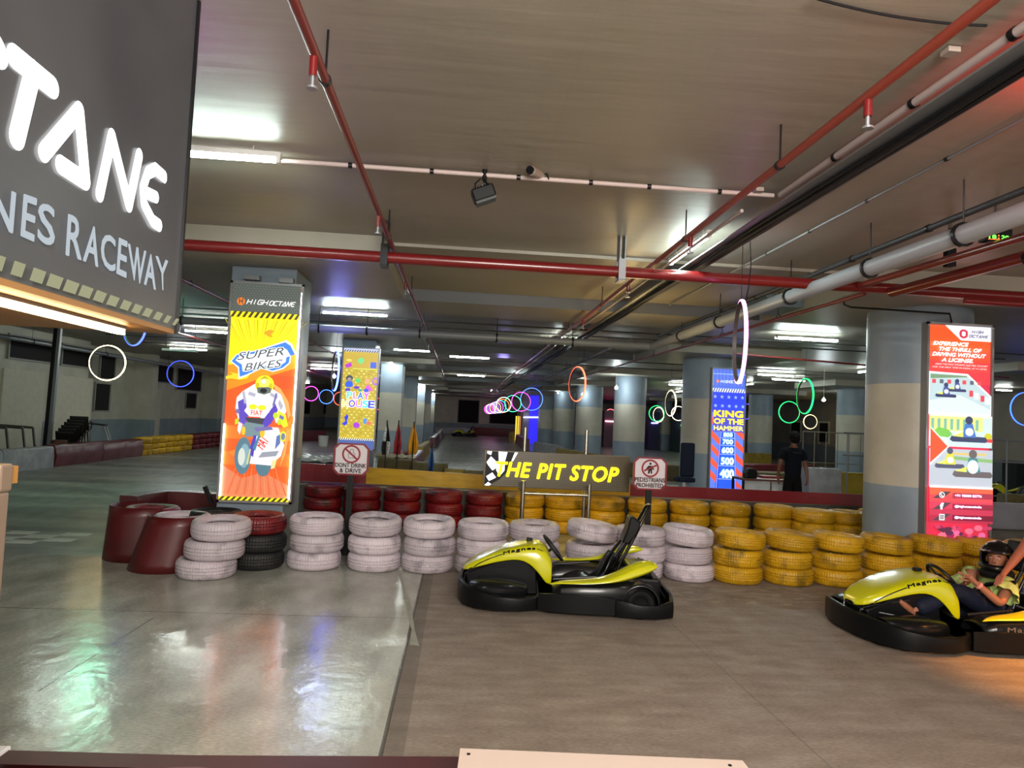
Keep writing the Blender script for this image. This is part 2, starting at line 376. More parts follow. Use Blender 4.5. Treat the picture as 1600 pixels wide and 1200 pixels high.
b = MB(); b.box(-14, 24, 70, 70.3, 0, ZC); tag(b.build('wall_back', WALL, smooth=False), kind='structure')
b = MB(); b.box(21.0, 21.3, -4, 72, 0, ZC); tag(b.build('wall_right', bandwall('wall_right_paint', '#8f8578', '#6c7278'), smooth=False), kind='structure')
wi = [0]
def window(x0, x1, y0, y1, z0, z1, side):
    wi[0] += 1
    e = thing('window_%d' % wi[0], None, None); tag(e, kind='structure')
    b = MB()
    if side == 'left':
        b.box(x0, x0+.03, y0, y1, z0, z1); b.build('pane', DARK, e, smooth=False)
        b = MB()
        for (a, c, d, f) in ((y0-.05, y0, z0, z1), (y1, y1+.05, z0, z1), (y0-.05, y1+.05, z0-.05, z0), (y0-.05, y1+.05, z1, z1+.05)): b.box(x0, x0+.06, a, c, d, f)
    else:
        b.box(x0, x1, y0-.03, y0, z0, z1); b.build('pane', DARK, e, smooth=False)
        b = MB()
        for (a, c, d, f) in ((x0-.08, x0, z0, z1), (x1, x1+.08, z0, z1), (x0-.08, x1+.08, z0-.08, z0), (x0-.08, x1+.08, z1, z1+.08)): b.box(a, c, y0-.06, y0, d, f)
    b.build('window_frame', mat('window_frame_paint', '#8e8c84', .5), e, smooth=False)
for (pa, pb, z0, z1, X) in ((8, 82, 2.75, 3.35, -12.2), (92, 138, 2.75, 3.35, -12.2), (153, 176, 2.45, 3.2, -12.2), (148, 171, 1.35, 2.25, -12.2),
                            (238, 268, 2.6, 3.3, -13.0), (275, 313, 2.35, 3.3, -13.0), (291, 307, 1.5, 2.2, -13.0), (474, 486, 1.3, 2.3, -13.0), (507, 515, 1.3, 2.3, -13.0)):
    ya = at_x(pa, 600, X).y; yb = at_x(pb, 600, X).y; window(X, 0, min(ya, yb), max(ya, yb), z0, z1, 'left')
def backwin(pa, pb, pt, pbm, Y=69.98):
    a = at_y(pa, pt, Y); c = at_y(pb, pbm, Y); window(a.x, c.x, Y, 0, c.z, a.z, 'back')
backwin(717, 747, 625, 661); backwin(766, 807, 640, 663)
for k, (pa, pb) in enumerate(((1238, 1252), (1282, 1296), (1310, 1328))):
    ya = at_x(pa, 650, 21).y; yb = at_x(pb, 650, 21).y; wi[0] += 1; e = thing('window_%d' % wi[0], None, None); tag(e, kind='structure')
    b = MB(); b.box(20.95, 21, yb, ya, 1.2, 2.3); b.build('pane', DARK, e, smooth=False)
    b = MB(); b.box(20.93, 21, yb-.1, yb, 1.1, 2.4); b.box(20.93, 21, ya, ya+.1, 1.1, 2.4); b.box(20.93, 21, yb, ya, 2.3, 2.4); b.build('window_frame', WALL, e, smooth=False)
# sliding door panels on the left wall
dn = 0
for (pa, pb, zt, X) in ((2, 68, 2.45, -12.2), (84, 143, 2.4, -12.2), (236, 252, 2.3, -13.0)):
    ya = at_x(pa, 600, X).y; yb = at_x(pb, 600, X).y; dn += 1
    b = MB(); b.box(X, X+.05, min(ya, yb), max(ya, yb), 0, zt); tag(b.build('door_%d' % dn, mat('door_paint', '#d2ccb8', .55, var=.08), smooth=False, bevel=.01), kind='structure')

# pillars
def square_pillar(X, Y, w_, label, dpt=.85):
    b = MB(); b.box(-w_/2, w_/2, -dpt/2, dpt/2, 0, ZD); o = b.build('pillar', PILL, smooth=False, loc=(X, Y, 0), bevel=.015); tag(o, label, 'pillar', kind='structure'); return o
def round_pillar(X, Y, r_, label):
    b = MB(); b.lathe([(0, 0), (r_, 0), (r_, ZD), (0, ZD)], 48); o = b.build('pillar', PILL, loc=(X, Y, 0)); tag(o, label, 'pillar', kind='structure'); return o
nm = ['nearest', 'second', 'third', 'fourth', 'fifth', 'sixth', 'farthest']
for i, y in enumerate(ROWS):
    square_pillar(-2.40, y, .76, '%s square banded pillar of the left row' % nm[i])
    round_pillar(RX, y, .62 if i != 2 else .56, '%s round cream and blue banded pillar of the right row' % nm[i])
for i, y in enumerate((25.0, 33.0, 49.0)):
    round_pillar(14.3, y, .55, '%s round banded pillar of the far right row' % nm[i])
round_pillar(17.2, 22.6, .42, 'slim round pillar behind the railing at the right edge')

# ------------------------------------------------------------------ pipes and conduits under the ceiling
RED = mat('red_pipe_paint', '#701517', .3, coat=.4); DRED = mat('dark_red_pipe', '#6e2320', .4); PVC = mat('grey_drain_pipe', '#9ba1a6', .4); COND = mat('pink_conduit', '#b9a8a4', .5)
GREYC = mat('dark_cable', '#17171a', .5)
def pipe(name, label, cat, pts, r, mm, clamps=(), cm=None, rod=True, n=14):
    e = thing(name, label, cat, pts[0]); o0 = Vector(pts[0]); b = MB(); b.tube([Vector(p)-o0 for p in pts], r, n); b.build('pipe_run', mm, e)
    for c in clamps:
        c = Vector(c)-o0; d = (Vector(pts[-1])-Vector(pts[0])).normalized(); b = MB()
        q = d.to_track_quat('Z', 'Y').to_matrix().to_4x4(); q.translation = c
        b.lathe([(r*1.02, -.015), (r*1.25, -.015), (r*1.25, .015), (r*1.02, .015)], 14, M=q, close=True)
        if rod: b.tube([c+Vector((0, 0, r)), c+Vector((0, 0, ZC-.0-(c+o0).z))], .006, 6)
        b.build('hanger', cm or BLK2, e)
    return e
pipe('fire_main_pipe', 'thick red fire main crossing the whole ceiling behind the black spotlight', 'pipe', [(-6.5, 6.92, 3.25), (11.5, 6.92, 3.25)], .055, RED,
     [(-4, 6.92, 3.25), (7.5, 6.92, 3.25)])
for (px, py) in ((602, 385), (970, 418)):
    p = at_y(px, py, 6.92); b = MB(); b.box(-.035, .035, -.075, -.06, -.09, .12); b.box(-.035, .035, .06, .075, -.09, .12); b.box(-.035, .035, -.075, .075, -.1, -.085); b.box(-.03, -.02, -.07, .07, .12, ZC-3.25); b.box(.02, .03, -.07, .07, .12, ZC-3.25)
    tag(b.build('pipe_bracket', GALV if px > 800 else BLK2, smooth=False, loc=(p.x, 6.92, 3.25)), 'galvanised bracket holding the red fire main near the pit tube light' if px > 800 else 'dark bracket holding the red fire main by the left branch pipe', 'bracket')
def sprinkler(px, py, X, z, mm, r_=.02, L_=.1, e=None):
    y = at_z(px, py, z).y
    b = MB(); b.tube([(0, 0, 0), (0, 0, -L_)], r_, 10); o = b.build('sprinkler_head', mm, e, loc=Vector((X, y, z))-e.location)
    b = MB(); b.tube([(0, 0, -L_), (0, 0, -L_-.05)], r_*.5, 8); b.lathe([(0, -L_-.05), (r_*1.4, -L_-.05), (r_*1.4, -L_-.06), (0, -L_-.06)], 12); b.build('deflector', GALV, o)
e1_ = pipe('sprinkler_pipe', 'long dark red sprinkler pipe running away from the upper left', 'pipe', [(-.735, .8, 3.35), (-.735, 40, 3.35)], .024, DRED, [(-.735, y, 3.35) for y in (3.45, 7.6-1.1, 9.6, 12.8, 16, 19.2, 22.4)])
for k, (px, py) in enumerate(((463, 100), (573, 350), (628, 455), (657, 532))): sprinkler(px, py-14, -.735, 3.33, RED if k == 0 else DRED, .018, .09, e1_)
e2_ = pipe('sprinkler_pipe', 'rust red sprinkler pipe running from the top right to the far centre', 'pipe', [(1.85, .8, 3.35), (1.85, 6.86, 3.35), (1.85, 40, 3.35)], .024, mat('rust_pipe', '#8e3a2b', .4), [(1.85, y, 3.35) for y in (4.1, 6.5-.6, 9.5, 12.5, 15.5, 18.5)])
for k, (px, py) in enumerate(((1327, 160), (1053, 375), (948, 450), (893, 505))): sprinkler(px, py-6, 1.85, 3.33, RED, .02, .08, e2_)
pipe('conduit_pipe', 'pale pink conduit crossing the ceiling with camera and spotlight hung on it', 'conduit', [(-4.6, 5.26, 3.56), (2.33, 5.26, 3.56)], .017, COND, [(x, 5.26, 3.56) for x in (-.9, -.3, .35, .9, 1.35, 1.9)], rod=False)
pipe('conduit_pipe', 'thick pale conduit beside the black cable bundle at the upper right', 'conduit', [(2.36, .8, 3.55), (2.36, 5.2, 3.55)], .024, COND, [(2.36, y, 3.55) for y in (2.2, 2.9, 3.6, 4.4)], rod=False)
pipe('conduit_pipe', 'thin pale conduit running beside the cable bundle into the distance', 'conduit', [(2.06, 5.2, 3.405), (2.06, 45, 3.405)], .014, COND, (), rod=False)
e = thing('cable_bundle', 'long bundle of black cables running along the upper right ceiling', 'cable', (2.36, .8, 3.385))
for k in range(5):
    b = MB(); pts = [((k % 3-1)*.035+.008*math.sin(i*1.3+k), i*1.2, -.03*(k//3)+.008*math.sin(i*2+k*2)) for i in range(38)]; b.tube(pts, .017, 7); b.build('cable', GREYC, e)
b = MB(); b.box(2.25, 2.48, .8, 46, 3.408, 3.42); tag(b.build('cable_tray', GALV, smooth=False), 'flat metal tray holding up the black cable bundle', 'cable tray')
b = MB(); pts = [at_z(1270+t*17, -4+t*5.0-(.14*t*t), 3.585) for t in range(17)]; b.tube([p-pts[0] for p in pts], .006, 6); tag(b.build('ceiling_cable', GREYC, loc=pts[0]), 'thin black cable stapled across the top right ceiling', 'cable')
pipe('conduit_pipe', 'thin grey conduit running diagonally above the thick drain pipe', 'conduit', [(3.05, 1.5, 3.55), (3.05, 10.4, 3.55)], .012, GALV, [(3.05, y, 3.55) for y in (3.4, 4.3, 5.2, 6.1, 7.0, 8)], rod=False)
# main drain pipes
pipe('drain_pipe', 'thick grey drain pipe running from the right edge to the centre', 'pipe', [(3.5, 1.2, 3.2), (3.5, 12.9, 3.2)], .072, PVC, [(3.5, y, 3.2) for y in (3.7, 4.75, 5.9, 7.4, 9.5, 11.2)])
pipe('drain_pipe', 'long dark drain pipe crossing behind the super bikes pillar', 'pipe', [(-12.5, 12.95, 3.2), (3.5, 12.95, 3.2)], .07, mat('dark_drain', '#7d8488', .4), [(x, 12.95, 3.2) for x in (-9, -7, -5, -2.6, -1.75, -.8, .6, 2)])
pipe('cable_conduit', 'black conduit hung directly above the thick grey drain pipe', 'conduit', [(3.62, 1.2, 3.40), (3.62, 13, 3.40)], .026, mat('black_conduit', '#33383d', .5), [(3.62, y, 3.40) for y in (4.2, 5.3, 6.4, 7.5, 8.6, 9.7)], rod=False)
pipe('copper_pipe', 'thin rust red pipe between the drain pipe and black conduit', 'pipe', [(3.66, 1.2, 3.33), (3.66, 11, 3.33)], .012, DRED, (), rod=False)
pipe('fire_pipe', 'upper red pipe of the pair at the right ceiling', 'pipe', [(3.96, 1.5, 3.16), (3.96, 6.85, 3.25)], .032, RED, ())
pipe('fire_pipe', 'lower thick red pipe of the pair at the right ceiling', 'pipe', [(4.3, 1.5, 3.14), (4.3, 6.85, 3.2)], .05, RED, ((4.3, 5.1, 3.16),))
pipe('fire_pipe', 'slim dark red pipe leading from the fire main towards the blue poster pillar', 'pipe', [(4.1, 7.0, 3.2), (4.1, 30, 3.3)], .022, DRED, [(4.1, y, 3.24) for y in (9, 11, 13, 15)])
pipe('fire_pipe', 'second red pipe below the fire main at the right edge', 'pipe', [(5.0, 6.75, 3.14), (11.5, 6.75, 3.14)], .03, RED, ())
# left and far ceiling lines
pipe('sprinkler_pipe', 'brown sprinkler pipe above the blue ring left of the super bikes pillar', 'pipe', [(-3.7, 4, 3.35), (-3.7, 38, 3.35)], .024, DRED, [(-3.7, y, 3.35) for y in (7, 9.8, 12, 15, 18)])
pipe('sprinkler_pipe', 'brown sprinkler pipe behind the black sign at the far left ceiling', 'pipe', [(-6.6, 8, 3.35), (-6.6, 38, 3.35)], .024, DRED, [(-6.6, y, 3.35) for y in (11, 14, 17, 20)])
pipe('drain_pipe', 'grey pipe along the top of the left wall', 'pipe', [(-11.6, 12, 3.2), (-11.6, 55, 3.2)], .06, GALV, [(-11.6, y, 3.2) for y in (17, 20, 24, 29)])
for k, y in enumerate((13.9, 14.9, 20.6, 22.8, 28.6, 36.6)):
    pipe('conduit_pipe', '%s thin dark conduit crossing the ceiling beyond the drain pipe' % nm[k], 'conduit', [(-10, y, 3.56), (12, y, 3.56)], .016, mat('dark_conduit', '#4b4a48', .5), (), rod=False)
pipe('sprinkler_pipe', 'dark sprinkler pipe along the far ceiling right of the neon ring chain', 'pipe', [(3.1, 13, 3.3), (3.1, 60, 3.3)], .035, mat('far_pipe', '#55524f', .5), [(3.1, y, 3.3) for y in (15, 18, 21, 24, 27, 30, 34)])
pipe('sprinkler_pipe', 'thin brown sprinkler pipe above the green rings', 'pipe', [(6.9, 11.5, 3.3), (11.4, 17, 3.3)], .022, DRED, [(8, 12.84, 3.3), (9.6, 14.8, 3.3)])
pipe('sprinkler_pipe', 'thin dark pipe running to the left behind the round pillar with the red poster', 'pipe', [(5.2, 13.4, 3.2), (12.5, 15.4, 3.2)], .02, DRED, ())
b = MB(); q = [at_y(1318, 462, 8.3), at_y(1319, 476, 8.3), at_y(1330, 480, 8.3), at_y(1484, 490, 8.3), at_y(1487, 504, 8.34)]; b.tube([p-q[0] for p in q], .012, 7)
tag(b.build('poster_power_cable', GREYC, loc=q[0]), 'black cable feeding the red poster light box along the pillar top', 'cable')
b = MB(); b.prism([(-.48, .12), (-.30, .0), (.42, .0), (.48, .05), (.48, .3), (.2, .3), (-.48, .16)], -.4, .4); p = at_y(1240, 484, 9.4)
tag(b.build('ventilation_duct', mat('duct_grey', '#6f7f88', .4, .3), smooth=False, loc=(p.x, 9.6, p.z)), 'short blue grey ventilation duct above the double tube light', 'duct')

# ------------------------------------------------------------------ tube lights and bulbs
TUBE = glow('tube_light_glow', '#e9fff6', 36); TUBEF = glow('far_tube_glow', '#f2fff8', 48); BULB = glow('bulb_glow', '#f0ffff', 170)
def tube_light(px, py, z, along, label, L_=1.18, double=False, gm=None, drop=.05):
    p = at_z(px, py, z); e = thing('tube_light', label, 'lamp', (p.x, p.y, z), 0 if along == 'x' else PI/2, None)
    b = MB(); b.box(-L_/2-.02, L_/2+.02, -.03, .03, .02, .055); b.build('batten', WHITEP, e, smooth=False)
    b = MB(); b.tube([(-L_/2, 0, 0), (L_/2, 0, 0)], .016, 10)
    if double: b.tube([(-L_/2, .07, 0), (L_/2, .07, 0)], .016, 10)
    b.build('tube', gm or TUBE, e)
    b = MB()
    for s_ in (-1, 1): b.box(s_*L_/2-.015, s_*L_/2+.015, -.02, .02, -.02, .03); b.tube([(s_*L_*.35, 0, .05), (s_*L_*.35, 0, max(.06, ZC-z))], .004, 5)
    b.build('end_cap', WHITEP, e, smooth=False)
    return e
tube_light(302, 242, 3.5, 'x', 'bright tube light beside the black sign near the pink conduit')
tube_light(1076, 392, 3.5, 'y', 'bright tube light on the cable line right of the red main bracket')
tube_light(555, 491, 3.5, 'x', 'tube light behind the super bikes pillar above the drain pipe')
tube_light(1262, 530, 3.48, 'x', 'bright double tube light above the green rings', double=True)
tube_light(1360, 580, 3.5, 'y', 'tube light just left of the round pillar with the red poster')
tube_light(873, 530, 3.5, 'y', 'foreshortened tube light over the far end of the cable line')
tube_light(806, 581, 3.5, 'y', 'small far tube light above the neon ring chain', gm=TUBEF)
tube_light(768, 610, 3.5, 'y', 'tiny far tube light above the track end', gm=TUBEF)
tube_light(1232, 594, 3.5, 'x', 'far tube light left of the green oval ring', gm=TUBEF)
tube_light(1168, 601, 3.5, 'y', 'far tube light right of the blue poster top', gm=TUBEF)
tube_light(1062, 612, 3.5, 'y', 'far tube light above the cream rings', gm=TUBEF)
tube_light(648, 548, 3.5, 'x', 'tube light over the third left pillar panel', gm=TUBEF)
tube_light(1568, 610, 3.5, 'x', 'low tube light seen right of the red poster', L_=.6, gm=TUBEF)
tube_light(150, 470, 3.5, 'x', 'tube light over the left track hidden by the black sign')
tube_light(470, 598, 3.5, 'x', 'far tube light between the left pillars', gm=TUBEF)
for k, (x, y) in enumerate(((-6.2, 17.8), (-9.0, 24.0), (-6.0, 31.5), (.2, 21.3), (.4, 30.9), (9.5, 30), (.4, 44), (10, 22), (17.5, 19.5), (11, 44), (1.0, 60))):  # extra tubes added to brighten the far hall
    e = thing('tube_light', '%s added distant tube light of the far hall' % (['left track', 'left wall', 'far left', 'centre track', 'second centre track', 'right hall', 'third centre track', 'right aisle', 'far right', 'deep right', 'track end'][k]), 'lamp', (x, y, 3.5)); b = MB(); b.box(-.6, .6, -.03, .03, .02, .055); b.build('batten', WHITEP, e, smooth=False); b = MB(); b.tube([(-.58, 0, 0), (.58, 0, 0)], .018, 8); b.build('tube', glow('added_hall_tube', '#f4fff6', 60), e)
for (x, y) in ((-1.5, -.6), (2.5, -.9), (6.8, 2.2), (8.6, 5.4), (-8.5, 8.5), (10.5, 10.5), (15, 14)):
    pz = Vector((x, y, 3.5)); e = thing('tube_light', 'tube light on the ceiling outside the view at %s' % {-1.5: 'the counter', 2.5: 'the driver entry', 6.8: 'the pit exit', 8.6: 'the right ceiling', -8.5: 'the left wall', 10.5: 'the right aisle', 15: 'the far right aisle'}[x], 'lamp', pz)
    b = MB(); b.box(-.6, .6, -.03, .03, .02, .055); b.build('batten', WHITEP, e, smooth=False); b = MB(); b.tube([(-.58, 0, 0), (.58, 0, 0)], .016, 8); b.build('tube', mat('tube_warm', '#fff1dc', .5, emit=20, ecol='#fff2e2'), e)
def bulb(px, py, Y, label, r_=.05):
    p = at_y(px, py, Y); e = thing('hanging_bulb', label, 'lamp', p); b = MB(); b.ball((0, 0, 0), r_, n=14); b.build('bulb', BULB, e)
    b = MB(); b.tube([(0, 0, r_*.8), (0, 0, r_*1.8)], .02, 8); b.tube([(0, 0, r_), (0, 0, ZC-p.z)], .006, 5); b.build('lamp_cord', WHITEP, e)
bulb(611, 568, 24.2, 'glaring bulb on the third left pillar'); bulb(655, 604, 40, 'glaring bulb on a far left pillar right of the first', .06); bulb(676, 617, 56, 'farthest glaring bulb of the left pillar row', .06)
bulb(963, 606, 24.0, 'glaring bulb left of the third round pillar'); bulb(910, 616, 32.1, 'small bulb beside the red oval ring', .035); bulb(1287, 625, 20, 'hanging bulb right of the green oval ring', .045)
bulb(872, 614, 40, 'tiny bulb beside the farthest round pillars', .035); bulb(522, 588, 25, 'star shaped glare bulb behind the blue oval ring', .06); bulb(595, 612, 38, 'tiny bulb left of the third left pillar', .04)
bulb(1321, 644, 30, 'tiny security lamp above the far windows', .05)

# ------------------------------------------------------------------ neon rings
HOUS = mat('ring_housing', '#4a4044', .5)
def ring(px, py, a, b_, col, label, R=.38, s_=2.6, grp='neon hoops hung from the ceiling', half=False, Y=None, swing=1, nm_='neon_ring'):
    d = Y or R*F/b_; p = at_y(px, py, d); ang = math.acos(min(1, a/b_))*swing+math.atan2(-p.x, p.y)*0
    if a/b_ < .9: ang += -math.atan2(p.x, p.y)
    e = thing(nm_, label, 'neon ring', p, ang, grp); k = 48
    g = glow('neon_%s_%d' % (col, s_*10), col, s_)
    RX_ = Matrix.Rotation(PI/2, 4, 'X'); q_ = max(1, d/26); b = MB(); b.lathe([(R-.004, -.017*q_), (R+.009*q_, -.014*q_), (R+.013*q_, 0), (R+.009*q_, .014*q_), (R-.004, .017*q_)], k, M=RX_, close=True); b.build('light_tube', g, e)
    b = MB(); b.lathe([(R-.015, -.018), (R-.0045, -.018), (R-.0045, .018), (R-.015, .018)], k, M=RX_, close=True); b.build('housing', HOUS, e)
    b = MB(); b.tube([(0, 0, R), (0, 0, ZC-p.z)], .003, 5); b.build('hanging_wire', GREYC, e)
    return e
ring(168, 567, 26, 26, '#ffe09a', 'warm white neon ring left of the blue one near the chairs', s_=9)
ring(282, 584, 19.5, 19.5, '#2a3cff', 'blue neon ring left of the super bikes poster')
ring(211, 508, 15, 31, '#3a4cff', 'blue neon ring half hidden behind the black sign', swing=-1)
ring(486, 615, 11, 11, '#ff3fe0', 'magenta neon ring right of the super bikes pillar')
ring(510, 620, 10.5, 10.5, '#3a6bff', 'blue neon ring beside the magenta one')
ring(532, 623, 10, 10, '#ff4a3a', 'red neon ring half hidden by the play house poster')
ring(588, 631, 9, 9, '#ff4a3a', 'small red neon ring right of the play house poster')
ring(524, 579, 5, 31, '#2a3cff', 'narrow blue neon oval left of the play house poster', swing=-1, s_=12)
ring(902, 600, 12.5, 27, '#ff5236', 'red orange neon oval before the far round pillars', swing=-1)
ring(1156, 534, 9, 66, '#ff8cf0', 'tall pink neon oval hanging before the blue poster', swing=-1)
ring(1048, 630, 8, 20, '#fff0bc', 'cream neon oval left of the blue poster', swing=-1)
ring(1060, 646, 11, 11, '#fff0bc', 'round cream neon ring left of the blue poster')
ring(1258, 619, 12, 28, '#14cc50', 'green neon oval behind the standing man', swing=-1)
ring(1233, 644, 17, 17, '#18d458', 'round green neon ring above the standing man')
ring(1266, 659, 11, 11, '#ffe08a', 'small yellow neon ring below the green oval')
ring(1329, 660, 11.5, 11.5, '#12c84e', 'green neon ring beside the second row round pillar')
ring(1026, 646, 12, 12, '#14cc50', 'green neon ring right of the third round pillar')
ring(1029, 648, 8, 11.5, '#fff0bc', 'cream neon ring overlapping the green one', swing=-1)
ring(1175, 657, 8, 8, '#3346ff', 'small blue neon ring right of the blue poster')
ring(1167, 643, 6, 12, '#3a30ff', 'dark blue neon oval touching the blue poster edge', swing=-1)
ring(954, 647, 7.5, 7.5, '#ff5560', 'small pink red neon ring between round pillars')
ring(969, 647, 7.5, 7.5, '#4a5cff', 'small blue neon ring left of the third round pillar')
ring(1603, 639, 27, 27, '#2a4cff', 'blue neon ring cut by the right edge')
chain = ['#4f7dff', '#ff4ff0', '#3fe0a0', '#fff2f0', '#ff7a2a', '#35c8ff', '#ff4ff0', '#ffe08a', '#8a5cff', '#ff4ff0', '#f2ffff', '#ff5a3a', '#ff3fe0']
cn = ['blue', 'magenta', 'green', 'white', 'orange', 'cyan', 'pink', 'yellow', 'violet', 'magenta', 'pale', 'red', 'magenta']
on = ['nearest', 'second', 'third', 'fourth', 'fifth', 'sixth', 'seventh', 'eighth', 'ninth', 'tenth', 'eleventh', 'twelfth', 'farthest']
for i in range(13):
    r_ = [17.2, 14.6, 12.6, 11.3, 10.1, 9.4, 8.8, 8.3, 7.9, 7.5, 7.2, 6.95, 6.7][i]; d = .4*F/r_
    X = 2.55; z = 1.75+.72
    px = 721+X*F/d+(0 if i != 3 else -6); py = 649.5+.047*(px-721)-.72*F/d
    ring(px, py, r_, r_, chain[i], '%s neon ring of the receding chain, %s' % (cn[i], on[i]), R=.4, Y=d, grp='chain of neon rings over the track', s_=1.6)
NL = []
def neon_line(pa, pb, Y, col, label, s_=3):
    a = at_y(*pa, Y); c = at_y(*pb, Y); b = MB(); b.tube([(0, 0, 0), c-a], .045, 6); NL.append(b.build('neon_strip', glow('nl'+col, col, s_), loc=a)); NL[-1]['label'] = label
neon_line((818, 652), (848, 652), 50, '#b9c8ff', 'white blue neon strip on the blue lit booth'); neon_line((903, 657), (912, 657), 50, '#ff3a4a', 'red neon strip between the far round pillars')
neon_line((946, 658), (970, 659), 50, '#ffb0c8', 'pink neon strip behind the round pillars'); neon_line((1064, 664.5), (1083, 665), 46, '#8affa8', 'green neon strip left of the blue poster')
neon_line((1170, 669.5), (1194, 670), 40, '#ffc9a0', 'peach neon strip right of the blue poster'); neon_line((1018, 661), (1028, 661), 48, '#b0a8ff', 'violet neon strip right of the third round pillar')
# ------------------------------------------------------------------ tyres
def rub(name, c, c2, rough=.5, dirt=.5):
    m = bpy.data.materials.new(name); MC[name] = m; m.use_nodes = True; nt = m.node_tree; b = nt.nodes['Principled BSDF']; b.inputs['Roughness'].default_value = rough
    oi = nt.nodes.new('ShaderNodeObjectInfo'); tc = nt.nodes.new('ShaderNodeTexCoord')
    ad = nt.nodes.new('ShaderNodeVectorMath'); ad.operation = 'MULTIPLY_ADD'; nt.links.new(oi.outputs['Random'], ad.inputs[0]); ad.inputs[1].default_value = (37, 11, 5); nt.links.new(tc.outputs['Object'], ad.inputs[2])
    n = nt.nodes.new('ShaderNodeTexNoise'); n.inputs['Scale'].default_value = 5; n.inputs['Detail'].default_value = 8; nt.links.new(ad.outputs[0], n.inputs['Vector'])
    r = nt.nodes.new('ShaderNodeValToRGB'); e = r.color_ramp.elements; e[0].position = .30; e[0].color = lin(c2); e[1].position = .48; e[1].color = lin(c); nt.links.new(n.outputs['Fac'], r.inputs[0])
    # vary each tyre a little
    hv = nt.nodes.new('ShaderNodeHueSaturation'); mr = nt.nodes.new('ShaderNodeMapRange'); mr.inputs['To Min'].default_value = .82; mr.inputs['To Max'].default_value = 1.08
    nt.links.new(oi.outputs['Random'], mr.inputs['Value']); nt.links.new(mr.outputs[0], hv.inputs['Value']); nt.links.new(r.outputs[0], hv.inputs['Color'])
    # dirt in the tread grooves
    sx = nt.nodes.new('ShaderNodeSeparateXYZ'); nt.links.new(tc.outputs['Object'], sx.inputs[0])
    at = nt.nodes.new('ShaderNodeMath'); at.operation = 'ARCTAN2'; nt.links.new(sx.outputs[1], at.inputs[0]); nt.links.new(sx.outputs[0], at.inputs[1])
    m1 = nt.nodes.new('ShaderNodeMath'); m1.operation = 'MULTIPLY'; m1.inputs[1].default_value = 62; nt.links.new(at.outputs[0], m1.inputs[0])
    sn = nt.nodes.new('ShaderNodeMath'); sn.operation = 'SINE'; nt.links.new(m1.outputs[0], sn.inputs[0])
    bp = nt.nodes.new('ShaderNodeBump'); bp.inputs['Strength'].default_value = .28; bp.inputs['Distance'].default_value = .005; nt.links.new(sn.outputs[0], bp.inputs['Height'])
    nt.links.new(bp.outputs[0], b.inputs['Normal']); nt.links.new(hv.outputs[0], b.inputs['Base Color']); return m
TW = rub('white_painted_rubber', '#c9bdc4', '#8e858b', .45); TY = rub('yellow_painted_rubber', '#c99a12', '#8a6a14', .45); TR = rub('red_painted_rubber', '#74131a', '#3c0d10', .4); TK = rub('bare_black_rubber', '#1b1a1a', '#2a2927', .6)
TH = .188
def tyre_mesh(gr):
    p = [(.172, .045), (.176, .028), (.20, .012), (.235, .0), (.262, .004), (.281, .022), (.290, .045)]
    for z in gr: p += [(.293, z-.0055), (.281, z-.003), (.281, z+.003), (.293, z+.0055)]
    q = [(r_, TH-z) for r_, z in reversed(p[:7])]
    p = p+q+[(.166, TH-.05), (.170, TH-.058), (.215, TH-.03), (.262, TH-.06), (.27, TH/2), (.262, .06), (.215, .03), (.170, .058), (.166, .05)]
    b = MB(); b.lathe(p, 44, close=True); o = b.build('tyre', TW); me = o.data; bpy.data.objects.remove(o); return me
TM = [tyre_mesh((.062, .094, .126)), tyre_mesh((.055, .081, .107, .133)), tyre_mesh((.075, .113))]
lv = {3: ['bottom', 'middle', 'top'], 2: ['lower', 'top'], 1: ['single']}
def tyre(x, y, z, mm, label, group, tx=0, ty=0, sc=1, k=None):
    me = TM[random.randrange(3) if k is None else k]; o = bpy.data.objects.new('tyre', me); C.objects.link(o); o.location = (x, y, z)
    o.rotation_euler = (tx, ty, random.uniform(-.2, .2)); o.scale = (sc, sc, 1)
    o.material_slots[0].link = 'OBJECT'; o.material_slots[0].material = mm; return tag(o, label, 'tyre', group)
def stack(x, y, mm, lab, group, cnt=3, jit=.018, tilt=0, tl=0, sc=1, offs=None):
    z = 0.0
    for i in range(cnt):
        ox, oy = (random.uniform(-jit, jit), random.uniform(-jit, jit)) if offs is None else offs[i]
        t = (tilt if i == cnt-1 else 0); t2 = (tl if i == cnt-1 else 0)
        tyre(x+ox, y+oy, z+abs(math.sin(t))*.29+abs(math.sin(t2))*.29, mm[i] if isinstance(mm, list) else mm, '%s %s tyre, %s of its stack' % (lab[0], lab[1], lv[cnt][i]) if False else lab.replace('#', lv[cnt][i]), group, t2, t, sc)
        z += TH
def xat(px, Y, py=860): return at_y(px, py, Y).x
Y0 = 8.14
wl = ['first white stack right of the super bikes pillar', 'second white stack right of the super bikes pillar', 'third white stack right of the pillar', 'white stack at the nose of the parked kart', 'white stack behind the parked kart nose', 'white stack behind the parked kart steering wheel', 'white stack behind the parked kart seat', 'last white stack before the yellow ones']
for px, l, tl, t2 in zip((493, 587, 671, 754, 835, 920, 997, 1074), wl, (0, 0, 0, 0, 0, .12, 0, .07), (.05, .14, .12, .04, .05, .03, 0, .05)):
    stack(xat(px, Y0), Y0, TW, '# tyre of the '+l, 'white tyres of the front row', tilt=tl, tl=-t2*0+t2*.5, jit=.022)
yl = ['first yellow front stack beside the last white one', 'second yellow front stack', 'third yellow front stack with open top', 'yellow front stack left of the driver kart nose', 'yellow front stack behind the driver kart bonnet', 'yellow front stack behind the driver', 'yellow front stack at the right edge']
